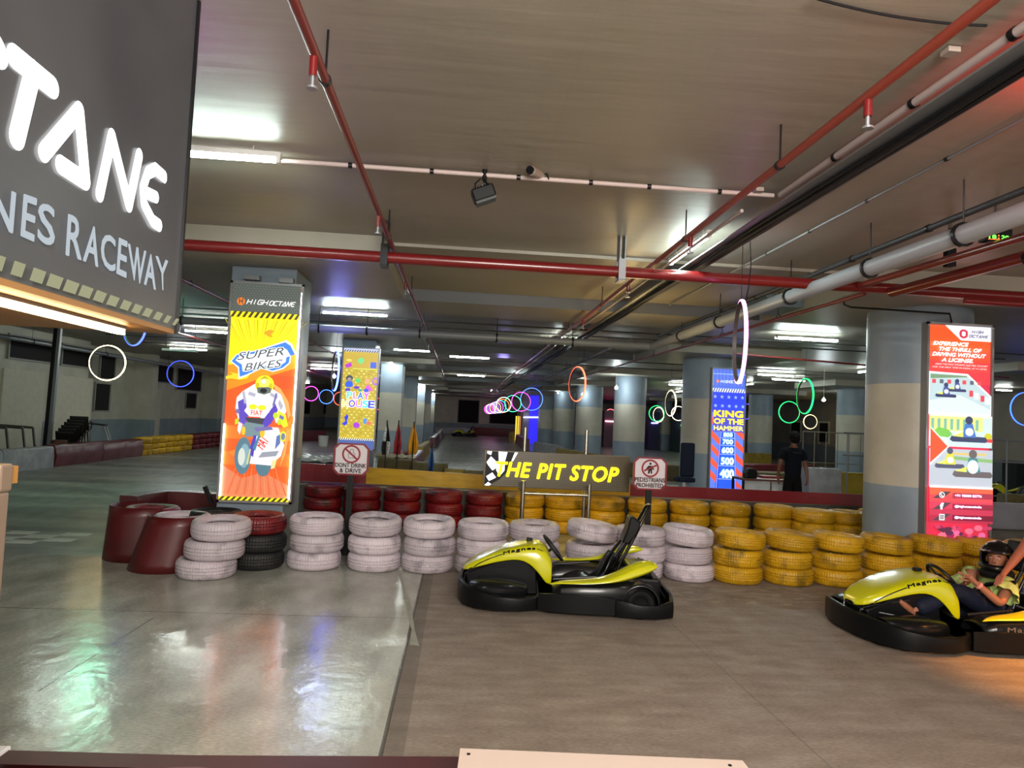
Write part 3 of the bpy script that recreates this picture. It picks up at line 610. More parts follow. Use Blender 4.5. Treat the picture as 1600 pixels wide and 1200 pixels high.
for px, l, tl in zip((1153, 1230, 1307, 1385, 1461, 1536, 1610), yl, (.05, .06, .05, .05, .06, .04, 0)):
    stack(xat(px, Y0-.05), Y0-.05, TY, '# tyre of the '+l, 'yellow tyres of the front row', tilt=tl, jit=.018, sc=.97)
# separate stack left of the pillar
x = xat(336, 7.55); stack(x, 7.55, TW, '# tyre of the lone white stack before the super bikes pillar', 'white tyres left of the pillar', tl=.05, offs=[(-.075, 0), (-.005, .0), (.045, .02)])
stack(xat(402, 8.03), 8.03, [TK, TK, TR], '# tyre of the red topped stack at the super bikes pillar foot', 'tyres at the pillar foot', jit=.015, tl=.03)
stack(xat(334, 8.27), 8.27, [TK, TK, TK], '# tyre of the bare black stack behind the lone white one', 'tyres at the pillar foot', jit=.01, tl=0)
# back row in front of the painted boards
Y1 = 11.15
rl = ['farthest left', 'second', 'third', 'fourth', 'fifth']
for i, px in enumerate((500, 561, 625, 690, 753)):
    stack(xat(px, Y1+.35-i*.05), Y1+.35-i*.05, TR, '# tyre of the %s red stack under the boards' % rl[i], 'red tyres of the back row', jit=.01)
ql = ['first', 'second', 'third', 'fourth', 'fifth', 'sixth', 'seventh', 'eighth', 'ninth', 'tenth']
for i, px in enumerate((816, 879, 943, 1009, 1075, 1139, 1207, 1270, 1325, 1372)):
    yy = Y1+.12-i*.04-(.35 if i in (7, 8) else 0)
    stack(xat(px, yy), yy, TY, '# tyre of the %s yellow stack under the boards' % ql[i], 'yellow tyres of the back row', jit=.01, sc=1.06)

# red vinyl sleeves round tyre stacks at the corner
VIN = mat('red_vinyl', '#540d11', .42, bump=.25, bscale=3, coat=.1, var=.35, vscale=2.2); VIN2 = mat('worn_red_vinyl', '#8a2226', .3, bump=.4, bscale=4, var=.35, vscale=3)
def sleeve(pts_top, pts_bot, z1, label, name='vinyl_sleeve', open_=True, z0=.0):
    k = len(pts_top); rows = []
    for j in range(7):
        t = j/6; rows.append([Vector((a[0]*t+b_[0]*(1-t), a[1]*t+b_[1]*(1-t), z0+(z1-z0)*t+0)) for i, (a, b_) in enumerate(zip(pts_top, pts_bot))])
    b = MB(); b.grid(rows); o = b.build(name, VIN, solid=.008); return tag(o, label, 'vinyl sheet')
def arc(cx, cy, r_, a0, a1, n=18): return [(cx+r_*math.cos(a0+(a1-a0)*i/n), cy+r_*math.sin(a0+(a1-a0)*i/n)) for i in range(n+1)]
cA = at_z(239, 790, .57); cB = at_z(285, 800, .57)
stack(cA.x, cA.y, [TR, TR, TR], '# tyre inside the big red vinyl sleeve at the corner', 'red wrapped corner tyres', jit=0)
stack(cB.x+.03, cB.y-.05, [TW, TW, TW], '# tyre of the white topped stack inside the leaning red sleeve', 'red wrapped corner tyres', jit=0)
tp = arc(cA.x-.08, cA.y-.02, .345, math.radians(110), math.radians(325)); bt = arc(cA.x-.10, cA.y-.02, .365, math.radians(110), math.radians(325))
sleeve(tp, bt, .585, 'big dark red vinyl sleeve wrapped round the corner stack at far left')
tp = arc(cB.x+.02, cB.y-.06, .315, math.radians(188), math.radians(318)); bt = arc(cB.x-.10, cB.y-.10, .36, math.radians(178), math.radians(318))
sleeve(tp, bt, .56, 'leaning dark red vinyl sheet before the white topped corner stack')
e0 = [at_z(px, py, .60) for px, py in ((214, 775), (226, 772), (240, 770), (262, 767), (285, 768), (310, 769), (350, 772))]
e1 = [(p.x, p.y) for p in e0]
b = MB(); b.strip(list(reversed(e1)), 0.0, .60, -.20); tag(b.build('vinyl_barrier', VIN), 'low curved red vinyl barrier behind the wrapped corner stacks', 'barrier')
p = at_z(331, 787, .60); q = at_z(322, 760, .8); b = MB(); b.bar((0, 0, 0), at_y(320, 760, p.y)-p+Vector((0, 0, 0)), .055, .04); tag(b.build('black_stake', BLACK, smooth=False, loc=p-Vector((0, 0, .0))), 'black stake leaning out of the red vinyl barrier', 'stake')

# painted boards standing on the back row
YB = 11.75
def board(pl, pr, c, label, cat='board', z0=.54, var=.12, y0=YB, y1=YB, name='painted_board'):
    a = at_y(*pl, y0); d = at_y(*pr, y1); h0 = a.z; h1 = d.z; b = MB()
    n_ = 14; rows = []
    for i in range(n_+1):
        t = i/n_; x = a.x+(d.x-a.x)*t; y = y0+(y1-y0)*t+.006*math.sin(i*1.9); z = h0+(h1-h0)*t
        rows.append([(x, y, z0), (x, y, z), (x, y+.03, z), (x, y+.03, z0)])
    b.grid(rows, wrap=True); k = len(b.v); b.f += [(0, 1, 2, 3), (k-1, k-2, k-3, k-4)]; b.mi += [0, 0]
    return tag(b.build(name, mat('board'+c, c, .32, var=var, vscale=2.5, stretch=(1, 1, 4), bump=.1, bscale=5), smooth=False), label, cat)
board((380, 717), (573, 730), '#7c1420', 'dark red board behind the dont drink sign', y0=12.1, y1=12.05)
board((573, 730), (985, 757), '#c49c10', 'long yellow painted board under the pit stop sign', y0=12.05, y1=YB, var=.25)
board((985, 757), (1400, 775), '#7a1422', 'long dark red board left of the red poster pillar', y0=YB, y1=YB-.15)
b = MB(); b.box(at_y(380, 760, YB).x-.3, at_y(1400, 800, YB).x, 0, .36, .0, .53); tag(b.build('board_support_wall', mat('support_grey', '#57544e', .7, var=.3), smooth=False, loc=(0, YB+.03, 0)), 'low grey kerb wall carrying the painted boards', 'kerb')
b = MB(); b.box(at_y(380, 760, YB).x, at_y(1400, 800, YB).x, -.04, .0, .52, .545); tag(b.build('board_ledge', mat('ledge', '#7d786b', .5), smooth=False, loc=(0, YB, 0)), 'thin grey ledge strip along the foot of the painted boards', 'ledge')

# left track barrier along the wall side
def seg(p0, p1, h, mm, label, th=.3, name='track_barrier', cat='barrier', bulge=0, lump=0):
    d = Vector((p1[0]-p0[0], p1[1]-p0[1], 0)); L_ = d.length; n_ = max(2, int(L_*4)); b = MB(); pr = [(0, 0), (0, h*.5), (.02, h-.04), (.06, h), (th-.06, h), (th-.02, h-.04), (th, 0)]
    nn = Vector((-d.y, d.x, 0)).normalized(); rows = []
    for i in range(n_+1):
        p = Vector((0, 0, 0))+d*(i/n_); s_ = 1+lump*math.sin(i*1.3)*.5; rows.append([p+nn*(a-bulge*math.sin(PI*min(1, z/h))*(1+.5*math.sin(i*2.1)))+Vector((0, 0, z*s_)) for a, z in pr])
    b.grid(rows); b.f += [tuple(range(7)), tuple(range(len(b.v)-7, len(b.v)))]; b.mi += [0, 0]
    return tag(b.build(name, mm, loc=(p0[0], p0[1], 0)), label, cat)
WBL = mat('worn_white_plastic', '#9b9aa0', .5, var=.3, vscale=4, bump=.2, bscale=3); YBL = mat('worn_yellow_plastic', '#94791c', .5, var=.35, vscale=3); MBL = mat('maroon_vinyl', '#5f1c22', .35, bump=.6, bscale=2.5, var=.25); BBL = mat('brown_block', '#6d6036', .6, var=.3)
LB = -9.95
ys = [at_x(p, q, LB).y for p, q in ((-60, 745), (26, 738), (85, 730), (173, 721), (235, 713), (312, 703), (346, 698))]
ys = [at_z(p, q).y for p, q in ((-60, 753), (26, 741), (85, 730), (173, 721), (235, 713), (312, 703), (346, 698))]
seg((LB, ys[0]), (LB, ys[1]-.03), .5, WBL, 'grey white block barrier behind the lit booth', bulge=.01)
seg((LB, ys[1]), (LB, ys[2]-.03), .52, WBL, 'scuffed white block barrier left of the red ones')
seg((LB, ys[2]), (LB, ys[3]-.03), .55, MBL, 'shiny red vinyl barrier next to the white block', bulge=.05, lump=.03)
seg((LB, ys[3]), (LB, ys[4]-.03), .54, MBL, 'shiny red vinyl barrier next to the yellow tyres', bulge=.05, lump=.03)
def tyre_wall(p0, p1, mm, label, group, cnt=3):
    d = Vector((p1[0]-p0[0], p1[1]-p0[1], 0)); n_ = max(1, round(d.length/.62))
    for i in range(n_):
        p = Vector((p0[0], p0[1], 0))+d*((i+.5)/n_)
        for j in range(cnt): tyre(p.x+random.uniform(-.02, .02), p.y, j*TH, mm, label, group)
tyre_wall((LB-.2, ys[4]+.1), (LB-.2, ys[5]), TY, 'yellow tyre of the distant stacks along the left wall', 'distant yellow tyres on the left', 3)
tyre_wall((LB-.2, ys[5]+.1), (LB-.2, ys[6]+6), TR, 'dark red tyre of the distant stacks along the left wall', 'distant red tyres on the left', 3)
seg((-9.6, 36), (-7.3, 40), .55, MBL, 'distant maroon barrier between the pillar and play house poster')

# distant barriers round the far track
FB = [((-1.95, 17.6), (-1.15, 17.2), .62, BBL, 'brown yellow block below the black and white flag'), ((-1.1, 17.1), (-.35, 16.7), .60, BBL, 'brown yellow block below the yellow flag'),
      ((-.3, 16.6), (.15, 16.5), .50, YBL, 'dull yellow block behind the blue flag'), ((.2, 16.4), (.52, 16.3), .50, BBL, 'short dull block left of the pit stop sign'),
      ((-1.55, 32), (-1.55, 26), .55, YBL, 'worn cream yellow block right of the yellow flag'), ((-1.5, 25.8), (-1.5, 21.5), .45, MBL, 'rolled maroon vinyl barrier behind the yellow flag'),
      ((-1.5, 46), (-1.5, 37), .55, MBL, 'maroon barrier beside the far left pillars'), ((-1.6, 60), (-1.5, 46.5), .55, WBL, 'white barrier along the far left of the track'),
      ((-2.2, 66), (1.2, 66.2), .6, WBL, 'white barrier behind the distant kart'), ((1.3, 66.2), (5.2, 64.5), .75, MBL, 'dark red barrier under the far windows'),
      ((4.7, 63.5), (3.7, 52.6), .7, YBL, 'yellow barrier below the yellow striped curtain'), ((3.9, 49), (3.6, 39), .65, MBL, 'maroon barrier left of the white box'),
      ((3.75, 35.5), (4.35, 31), .62, WBL, 'white box barrier left of the far round pillars'), ((4.2, 30.5), (5.2, 25.4), .55, YBL, 'yellow barrier before the far round pillars'),
      ((4.9, 23.6), (7.2, 21.6), .5, BBL, 'olive block by the foot of the third round pillar')]
for p0, p1, h, mm, l in FB: seg(p0, p1, h, mm, l, bulge=.01)
a = at_y(1265, 731, 15.3); c_ = at_y(1316, 737, 15.3); d_ = at_y(1371, 741, 15.3)
seg((a.x, 15.3), (c_.x, 15.3), a.z, WBL, 'dirty white block right of the standing man', th=.4); seg((c_.x+.01, 15.3), (d_.x, 15.3), d_.z, mat('bright_yellow_block', '#a38a14', .45, var=.3, vscale=2), 'yellow block right of the dirty white one', th=.4)
a = at_y(1371, 735, 15.1); b = MB(); b.box(-.02, .22, -.1, .3, 0, a.z); tag(b.build('black_cabinet', BLACK, smooth=False, loc=(a.x, 15.1, 0), bevel=.02), 'black upright box between the yellow block and red poster pillar', 'cabinet')
a = at_y(1549, 785, 12.6); seg((a.x-1.4, 12.6), (a.x+2.5, 12.3), a.z, mat('lilac_grey_block', '#8d8b95', .5, var=.2, vscale=2), 'pale grey block barrier right of the red poster', th=.3)
a2 = at_y(1549, 826, 11.9); seg((a.x-1.4, 11.95), (a.x+2.3, 11.7), a2.z, mat('weathered_plank', '#66625b', .7, var=.35, stretch=(1, 8, 8)), 'weathered plank in front of the pale block at the right edge', th=.06)
b = MB(); tag(seg((8.0, 22.5), (12.5, 24.0), .6, MBL, 'distant maroon barrier behind the standing man'), None)
seg((7.0, 19.5), (12.6, 20.5), .55, BBL, 'distant brown barrier behind the white and yellow blocks'); seg((9.5, 29), (14, 31), .7, YBL, 'far yellow barrier under the far right windows')
seg((12.9, 16), (17.2, 15.2), .5, BBL, 'olive barrier behind the railing at the right edge')
# crumpled plastic sheets lying on the distant blocks
def sheet(px, py, z, sx, sy, label, c='#a9a8a4', name='plastic_sheet'):
    p = at_z(px, py, z); b = MB(); n_ = 14; rows = [[(sx*(i/n_-.5), sy*(j/n_-.5), .05*random.random()+.06*math.sin(i*.9)*math.sin(j*1.3)+.07) for j in range(n_+1)] for i in range(n_+1)]
    b.grid(rows); tag(b.build(name, mat('sheet'+c, c, .35, bump=.3, bscale=12), solid=.01, loc=(p.x, p.y, z)), label, 'plastic sheet')
seg((-4.8, 15.9), (-2.95, 15.8), .5, WBL, 'low white block left of the dont drink sign', th=1.6); sheet(478, 722, .5, 1.5, 1.5, 'crumpled pale plastic sheet right of the super bikes pillar')
sheet(618, 719, .56, 1.0, .5, 'crumpled plastic sheet on the block under the flags', '#b0a98a'); 
b = MB(); p = at_z(652, 716, .0); b.lathe([(0, 0), (.28, 0), (.3, .1), (.28, .62), (.1, .68), (0, .66)], 20); tag(b.build('rolled_mat', MBL, loc=(p.x, 20.5, 0)), 'upright maroon roll behind the yellow flag', 'rolled mat')
# near barrier at the bottom edge
DVN = mat('dark_vinyl', '#3f0b0e', .4)
seg((-2.2, 2.66), (-.9, 2.62), .49, DVN, 'dark red vinyl barrier along the bottom left edge', th=.02); 
seg((-.9, 2.62), (.35, 2.64), .49, DVN, 'dark red vinyl barrier along the bottom centre edge', th=.02)
for k, (px, py) in enumerate(((30, 1196), (300, 1193), (560, 1199))):
    p_ = at_z(px, py, .57)
    for j in range(3): tyre(p_.x, p_.y-.27, j*.19, TR, ['bottom', 'middle', 'top'][j]+' red tyre of the %s stack at the bottom edge' % ['left', 'middle', 'right'][k], 'red tyres at the bottom edge')
a = at_z(719, 1169, .62); d_ = at_z(1160, 1188, .62); dv = (d_-a); L_ = dv.length; az = math.atan2(dv.y, dv.x)
e = thing('white_board', 'glossy white board with screwed corners at the bottom edge', 'board', a, az)
b = MB(); b.prism([(0, 0), (L_, 0), (L_+.10, -.3), (L_+.10, -.34), (-.01, -.34)], -.012, 0, plane='xy'); M_ = Matrix.Rotation(math.radians(18), 4, 'X'); b.v = [tuple(M_ @ Vector(v)) for v in b.v]; b.build('board_panel', mat('gloss_white_board', '#a8988e', .3), e, smooth=False)
for x in (.03, L_-.05):
    b = MB(); v = M_ @ Vector((x, -.025, .001)); b.ball(v, .007, .007, .003, 10); b.build('screw', BLK2, e)
b = MB(); b.box(a.x+.02, d_.x, -.5, -.42, 0, .45); tag(b.build('board_stand', BLACK, smooth=False, loc=(0, a.y+.05, 0)), 'dark stand under the glossy white board', 'stand')
a = at_z(19, 1164, .5); b = MB(); b.box(-.6, 0, -.6, 0, 0, .5); tag(b.build('white_box', mat('white_box', '#d9d9de', .4), smooth=False, loc=(a.x, a.y, 0), bevel=.008), 'corner of a white box at the bottom left', 'box')

# start line chequers and paint marks
q0 = at_z(20, 848); q1 = at_z(145, 838); b = MB(); bb = MB()
cs = .33
xa = at_z(143, 836).x; y_a = at_z(80, 851).y; y_b = at_z(80, 832).y
for i in range(6):
    for j in range(4):
        if (i+j) % 2 == 0: w__ = .34; h__ = (y_b-y_a)/4; b.box(xa-(i+1)*w__, xa-i*w__, y_b-(j+1)*h__, y_b-j*h__, .002, .006)
tag(b.build('start_line', mat('start_line_paint', '#d2d1c6', .5, var=.15), smooth=False), 'worn chequered start line on the left track', 'floor marking')
def stain(pts, c, label):
    b = MB(); P3 = [at_z(*p) for p in pts]; b.add([(p.x, p.y, .0025) for p in P3]+[(p.x, p.y, .0035) for p in P3], [tuple(range(len(P3), 2*len(P3)))]); tag(b.build('floor_stain', mat('stain'+c, c, .45, var=.2, vscale=9), smooth=False), label, 'floor marking')
stain([(624, 900), (630, 910), (637, 930), (640, 937), (636, 936), (628, 936), (630, 920), (627, 910)], '#a3a493', 'pale dried paint streak beside the floor joint')
stain([(632, 940), (641, 938), (648, 985), (655, 1010), (640, 1008), (643, 985)], '#9c9d8d', 'long pale paint streak running to the floor joint')
# ------------------------------------------------------------------ light boxes and signs
def lightbox(name, label, TL, TR_, BL, Y, depth, artf, s_=1.0, fr=ALU, bottom=None):
    a = at_y(*TL, Y); c_ = at_y(*TR_, Y); d_ = at_y(*BL, Y); W = (c_.x-a.x); zt = (a.z+c_.z)/2; zb = bottom if bottom is not None else d_.z; H = zt-zb
    e = thing(name, label, 'light box', ((a.x+c_.x)/2, Y, zb)); f = .028
    b = MB(); b.box(-W/2, W/2, .02, depth, 0, H); b.build('casing', fr, e, smooth=False)
    b = MB(); b.box(-W/2, -W/2+f, -.012, .02, 0, H); b.box(W/2-f, W/2, -.012, .02, 0, H); b.box(-W/2, W/2, -.012, .02, 0, f); b.box(-W/2, W/2, -.012, .02, H-f, H); b.build('frame', fr, e, smooth=False)
    A = Art(W-2*f, H-2*f, litmat(s_*.33)); artf(A); o = A.build('backlit_print', e, (0, .018, f)); return e, W, H
def artA(A):
    A.rect(0, 0, 1, 1, '#e2571c')
    for i, c in enumerate(('#e05a20', '#ea6a24', '#ee7428', '#e0561e', '#d94e1e')): A.rect(0, .12*i+.04, 1, .12*i+.10, c)
    A.poly([(0, 0), (1, 0), (1, .07), (.6, .13), (.3, .10), (0, .16)], '#c87a58'); A.poly([(0, .55), (.5, .60), (1, .66), (1, .855), (0, .855)], '#f3df12')
    A.poly([(0, .50), (0, .62), (.35, .63), (1, .69), (1, .62), (.5, .565)], '#ef8a1c')
    for i in range(26):
        u = -.1+i*.048; A.poly([(u, .835), (u+.012, .835), (.42+(u-.42)*.45, .70)], ('#c9b423', '#9c8f2a', '#fff04a')[i % 3])
    for i in range(16): u = .05+.06*i; A.poly([(u, .03), (u+.02, .03), (.5+(u-.5)*.5, .2+.02*(i % 3))], ('#f08a5a', '#d9683a')[i % 2])
    A.poly([(.1, .22), (.75, .30), (1, .40), (1, .36), (.7, .26), (.15, .2)], '#f2822e')
    A.rect(0, .868, 1, 1, '#4e5652'); 
    for r_ in range(11):
        for q in range(22): A.k -= 0 if (r_ or q) else 0; A.disc(.025+q*.046+(.023 if r_ % 2 else 0), .877+r_*.0112, .009, '#69736c', 6); A.k -= 1
    A.k += 2
    A.hazard(0, .842, 1, .868, 12, '#f4e416', '#3c3a14'); A.hazard(0, 0, 1, .017, 12, '#f4e416', '#3c3a14')
    A.disc(.14, .915, .058, '#ee7a2a'); A.rect(.11, .903, .125, .93, '#5a4a3a'); A.rect(.155, .903, .17, .93, '#5a4a3a'); A.rect(.11, .913, .17, .919, '#5a4a3a')
    techno(A, 'HIGH', .225, .905, .29, .020, .009, '#ffffff', lean=.35); techno(A, 'OCTANE', .55, .903, .36, .020, .009, '#ffffff', lean=.35)
    # flames
    A.poly([(0, .565), (.1, .575), (.05, .585), (.18, .578), (.28, .57), (.36, .585), (.3, .558), (.2, .55), (.08, .555), (0, .55)], '#f6d22a')
    A.poly([(.5, .775), (.58, .79), (.66, .785), (.6, .77), (.64, .755), (.56, .76)], '#f09a1e')
    # SUPER BIKES plate
    pl = [(.07, .635), (.14, .665), (.45, .69), (.82, .735), (.90, .72), (.97, .68), (.90, .672), (.89, .64), (.80, .615), (.66, .60), (.50, .612), (.28, .575), (.2, .565), (.18, .61)]
    A.poly([(u+(u-.5)*.05, v+(v-.65)*.12) for u, v in pl], '#e8f0ff'); A.poly(pl, '#3f7fe0'); A.poly([(.5+(u-.5)*.88, .652+(v-.652)*.72) for u, v in pl], '#e6ecf2')
    A.text('SUPER', .15, .640, .68, .036, '#777a7c', .03, .35, rot=.17, out=('#f4f6f8', .005)); A.text('BIKES', .26, .592, .56, .034, '#777a7c', .03, .35, rot=.17, out=('#f4f6f8', .005))
    # racer on a bike, generic
    A.disc(.32, .205, .12, '#54788a', 28, ry=.085); A.disc(.34, .205, .07, '#7fa6b4', 24, ry=.055); A.disc(.30, .2, .05, '#c9d2cc', 20, ry=.04)
    A.disc(.62, .165, .11, '#4f7486', 26, ry=.05); A.poly([(.42, .17), (.72, .165), (.86, .21), (.9, .26), (.8, .34), (.52, .34), (.46, .25)], '#e4e6ea')
    A.poly([(.55, .24), (.60, .33), (.80, .34), (.76, .25)], '#f4f4f4'); A.text('FIAT', .60, .235, .17, .05, '#d8402a', .02, .2, rot=1.0)
    A.poly([(.18, .47), (.26, .50), (.42, .535), (.62, .53), (.82, .49), (.90, .42), (.86, .37), (.76, .36), (.70, .42), (.38, .40), (.22, .37), (.17, .42)], '#e9e9f2')
    A.poly([(.20, .45), (.30, .47), (.36, .39), (.34, .34), (.24, .36)], '#5a48b8'); A.poly([(.46, .35), (.72, .46), (.78, .42), (.70, .36), (.60, .33)], '#5540b8'); A.poly([(.50, .365), (.73, .465), (.745, .455), (.54, .355)], '#f4f4f4')
    A.poly([(.30, .41), (.37, .45), (.58, .45), (.66, .41), (.58, .385), (.38, .385)], '#f2f2f2'); A.disc(.42, .43, .06, '#f0e21e', ry=.012); A.disc(.55, .428, .06, '#f0e21e', ry=.012); A.text('FIAT', .40, .392, .16, .022, '#d8402a', .02)
    A.poly([(.32, .38), (.60, .38), (.56, .345), (.40, .34)], '#3a3c44'); A.poly([(.26, .33), (.34, .36), (.60, .35), (.56, .30), (.36, .29)], '#6f8a92'); A.disc(.31, .318, .028, '#f0b81e', ry=.02); A.disc(.58, .312, .035, '#f0b81e', ry=.02)
    A.poly([(.40, .22), (.46, .3), (.50, .3), (.47, .2)], '#4a3cb0'); A.disc(.88, .30, .05, '#dbe42a', ry=.024); A.disc(.88, .30, .03, '#6a7a9a', ry=.016); A.poly([(.78, .42), (.9, .40), (.94, .35), (.88, .34), (.80, .37)], '#cfe028')
    A.disc(.57, .535, .135, '#eee02a', ry=.042); A.disc(.56, .545, .08, '#f8ef6a', ry=.022); A.disc(.555, .548, .03, '#ffffff', ry=.01); A.poly([(.46, .52), (.68, .525), (.66, .498), (.57, .488), (.48, .495)], '#5c6a66'); A.disc(.56, .506, .05, '#28282c', ry=.011)
_artA = artA
def artA(A):
    _artA(A)
    # shading, creases and panels of the racer, pale echo behind him
    A.poly([(.70, .54), (.80, .52), (.93, .46), (.97, .40), (.94, .38), (.90, .43), (.82, .49), (.72, .515)], '#e8a860'); A.poly([(.93, .34), (.97, .33), (.93, .22), (.86, .16), (.9, .24)], '#f0a05a')
    for p in ([(.26, .495), (.29, .505), (.33, .45), (.30, .44)], [(.36, .50), (.46, .49), (.44, .475), (.34, .485)], [(.66, .50), (.78, .485), (.76, .47), (.66, .485)], [(.80, .47), (.86, .44), (.83, .42), (.78, .45)]): A.poly(p, '#a9abc0')
    for p in ([(.19, .42), (.25, .41), (.24, .395), (.19, .40)], [(.70, .44), (.74, .50), (.765, .495), (.73, .435)], [(.82, .40), (.88, .39), (.87, .375), (.81, .385)], [(.46, .335), (.70, .345), (.74, .33), (.50, .318)]): A.poly(p, '#6f6aa8')
    A.poly([(.55, .20), (.80, .21), (.84, .235), (.60, .225)], '#8f95a4'); A.poly([(.46, .245), (.53, .30), (.56, .30), (.50, .23)], '#3f7fa0'); A.poly([(.78, .24), (.85, .27), (.84, .31), (.79, .30)], '#5a70b0'); A.poly([(.74, .185), (.82, .20), (.79, .155), (.74, .15)], '#d8d49a')
    A.poly([(.385, .17), (.42, .24), (.44, .235), (.41, .165)], '#c9c48a'); A.poly([(.50, .555), (.57, .575), (.64, .56), (.57, .562)], '#b8a818'); A.disc(.475, .53, .03, '#c9ba1c', ry=.012); A.disc(.665, .53, .03, '#c9ba1c', ry=.012)
    A.poly([(.24, .36), (.30, .35), (.27, .30), (.23, .32)], '#d8dce4'); A.poly([(.19, .37), (.24, .375), (.235, .35), (.19, .345)], '#b8d424'); A.disc(.76, .395, .035, '#b8d424', ry=.014); A.disc(.82, .365, .03, '#b8d424', ry=.012)
eA, WA, HA = lightbox('light_box', 'tall orange super bikes poster light box on the nearest left pillar', (361, 438), (476, 445), (341, 784), 8.42, .14, artA, .66)
b = MB(); b.box(-.01, .012, -.03, .0, .05, HA-.1); b.build('lit_edge', glow('edge_leak', '#eef2ff', 3.5), eA, smooth=False).location = (WA/2-.032, .018, 0)
b = MB(); b.box(-.004, .006, -.03, .0, .05, HA*.35); b.build('lit_edge', glow('edge_leak', '#eef2ff', 3.5), eA, smooth=False).location = (-WA/2+.03, .018, 0)
for (px, py) in ((395, 434), (448, 439)):
    p = at_y(px, py, 8.5); b = MB(); b.box(-.085, .085, -.05, .05, -.02, .035); tag(b.build('power_supply', GALV, smooth=False, loc=(p.x, 8.5, p.z-.01)), 'silver power supply on the %s of the super bikes light box top' % ('left' if px < 420 else 'right'), 'power supply')
def artB(A):
    A.rect(0, 0, 1, 1, '#b9a233')
    random.seed(3)
    for i in range(14):
        for j in range(34):
            if (i+j) % 2: A.rect(i/14+.01, j/34+.008, i/14+.06, j/34+.02, ('#d9c65a', '#a98a24', '#e8dc8a')[(i*j) % 3]); A.k -= 1
    A.k += 1
    A.rect(0, .80, 1, .96, '#c0a23e'); A.poly([(.04, .83), (.22, .86), (.25, .82), (.1, .80)], '#b03ac0'); A.disc(.5, .88, .09, '#6fce84', ry=.03); A.rect(.78, .81, .95, .87, '#4a62d8'); A.disc(.16, .88, .08, '#e8d060', ry=.012); A.rect(.28, .795, 1, .80, '#c8e85a')
    A.disc(.2, .70, .10, '#3c4450', ry=.03); A.disc(.2, .69, .06, '#9a8a8a', ry=.018); A.poly([(.08, .64), (.14, .67), (.28, .67), (.32, .63), (.26, .61), (.12, .61)], '#2f5fd8'); A.rect(.1, .57, .24, .60, '#5a4ab8')
    A.disc(.45, .68, .07, '#5ac46a', ry=.025); A.disc(.72, .68, .07, '#d8a27a', ry=.025); A.poly([(.62, .58), (.74, .65), (.9, .585)], '#d05ad0'); A.disc(.42, .61, .08, '#6a3ab8', ry=.015); A.disc(.52, .585, .06, '#3a9a8a', ry=.012); A.disc(.70, .585, .07, '#3a5ad8', ry=.018); A.disc(.96, .68, .1, '#a86ae0', ry=.04, hole=.6)
    for ch, u, c in (('P', .16, '#6ad8a8'), ('L', .34, '#f08aa0'), ('A', .47, '#4a7ae8'), ('Y', .64, '#d04ab8')): A.text(ch, u, .50, .15, .062, c, .06, out=('#dfe4ff', .008))
    for ch, u, c in (('H', .04, '#d8c24a'), ('O', .23, '#7a5ae0'), ('U', .43, '#e08ac8'), ('S', .62, '#5ac8b8'), ('E', .79, '#4a5ae0')): A.text(ch, u, .415, .17, .066, c, .06, out=('#dfe4ff', .008))
    A.poly([(.06, .245), (.16, .27), (.12, .31), (.2, .34), (.24, .31), (.2, .28), (.22, .25), (.14, .225)], '#2a3ad8'); A.disc(.48, .235, .09, '#a03ad0', ry=.028); A.disc(.72, .28, .05, '#4a8ae8', ry=.03); A.disc(.83, .26, .06, '#d86a5a', ry=.018)
    A.hazard(0, .965, 1, .985, 14, '#c9c9d8', '#2a2a3a'); A.rect(0, .985, 1, 1, '#b9bfe0'); A.rect(0, 0, 1, .085, '#4a5f9e'); A.hazard(0, .085, 1, .105, 16, '#f2f2e8', '#2c2c30')
lightbox('light_box', 'yellow play house poster light box on the second left pillar', (536, 541), (594, 545), (527, 702), 16.42, .12, artB, 1.0)
def artC(A):
    A.rect(0, 0, 1, 1, '#5a78e0'); A.rect(0, .84, 1, 1, '#4a64c8')
    for i in range(9): A.rect(i*.11+.02, .86, i*.11+.03, .99, '#7d98f0'); 
    A.rect(0, .955, 1, .96, '#a0b8ff'); A.disc(.15, .895, .045, '#ee7a4a'); techno(A, 'HIGHOCTANE', .24, .885, .66, .02, .009, '#e8f0ff', lean=.3)
    A.hazard(0, .805, 1, .835, 13, '#f4f6ff', '#3c4a90'); A.rect(0, .64, 1, .805, '#2b3fe6')
    for i in range(5):
        for j in range(2): A.star(.08+i*.21+(j*.02), .765-j*.075, .065, '#8fa8ff')
    for i in range(5): A.poly([(0, .10+i*.11), (0, .155+i*.11), (.26, .085+i*.11), (.26, .03+i*.11)], '#e2553a'); A.poly([(.74, .03+i*.11), (.74, .085+i*.11), (1, .02+i*.11), (1, -.03+i*.11 if i else 0)], '#d8503c')
    A.poly([(.30, .55), (.70, .55), (.80, 0), (.16, 0)], '#1c2fd0'); A.poly([(.35, .55), (.65, .55), (.73, 0), (.23, 0)], '#2a58ee')
    A.stroke([(.31, .55), (.19, 0)], .012, '#a8c0ff'); A.stroke([(.69, .55), (.78, 0)], .012, '#a8c0ff')
    for i, (t, v, h) in enumerate((('1000', .525, .02), ('900', .485, .025), ('800', .435, .03), ('700', .375, .036), ('600', .30, .044), ('500', .205, .055), ('400', .095, .068))):
        ww = .20+.035*i; A.rect(.5-ww/2-.06, v-.014, .5+ww/2+.06, v-.009, '#a8b4ff'); A.text(t, .5-ww/2, v, ww, h, '#e6f4d8' if i > 3 else '#cfe4ff', .04, out=('#5ad0f0', .006))
    A.text('KING', .05, .565, .88, .065, '#f0e23a', .09, out=('#e89a3a', .006)); 
    A.k += 2
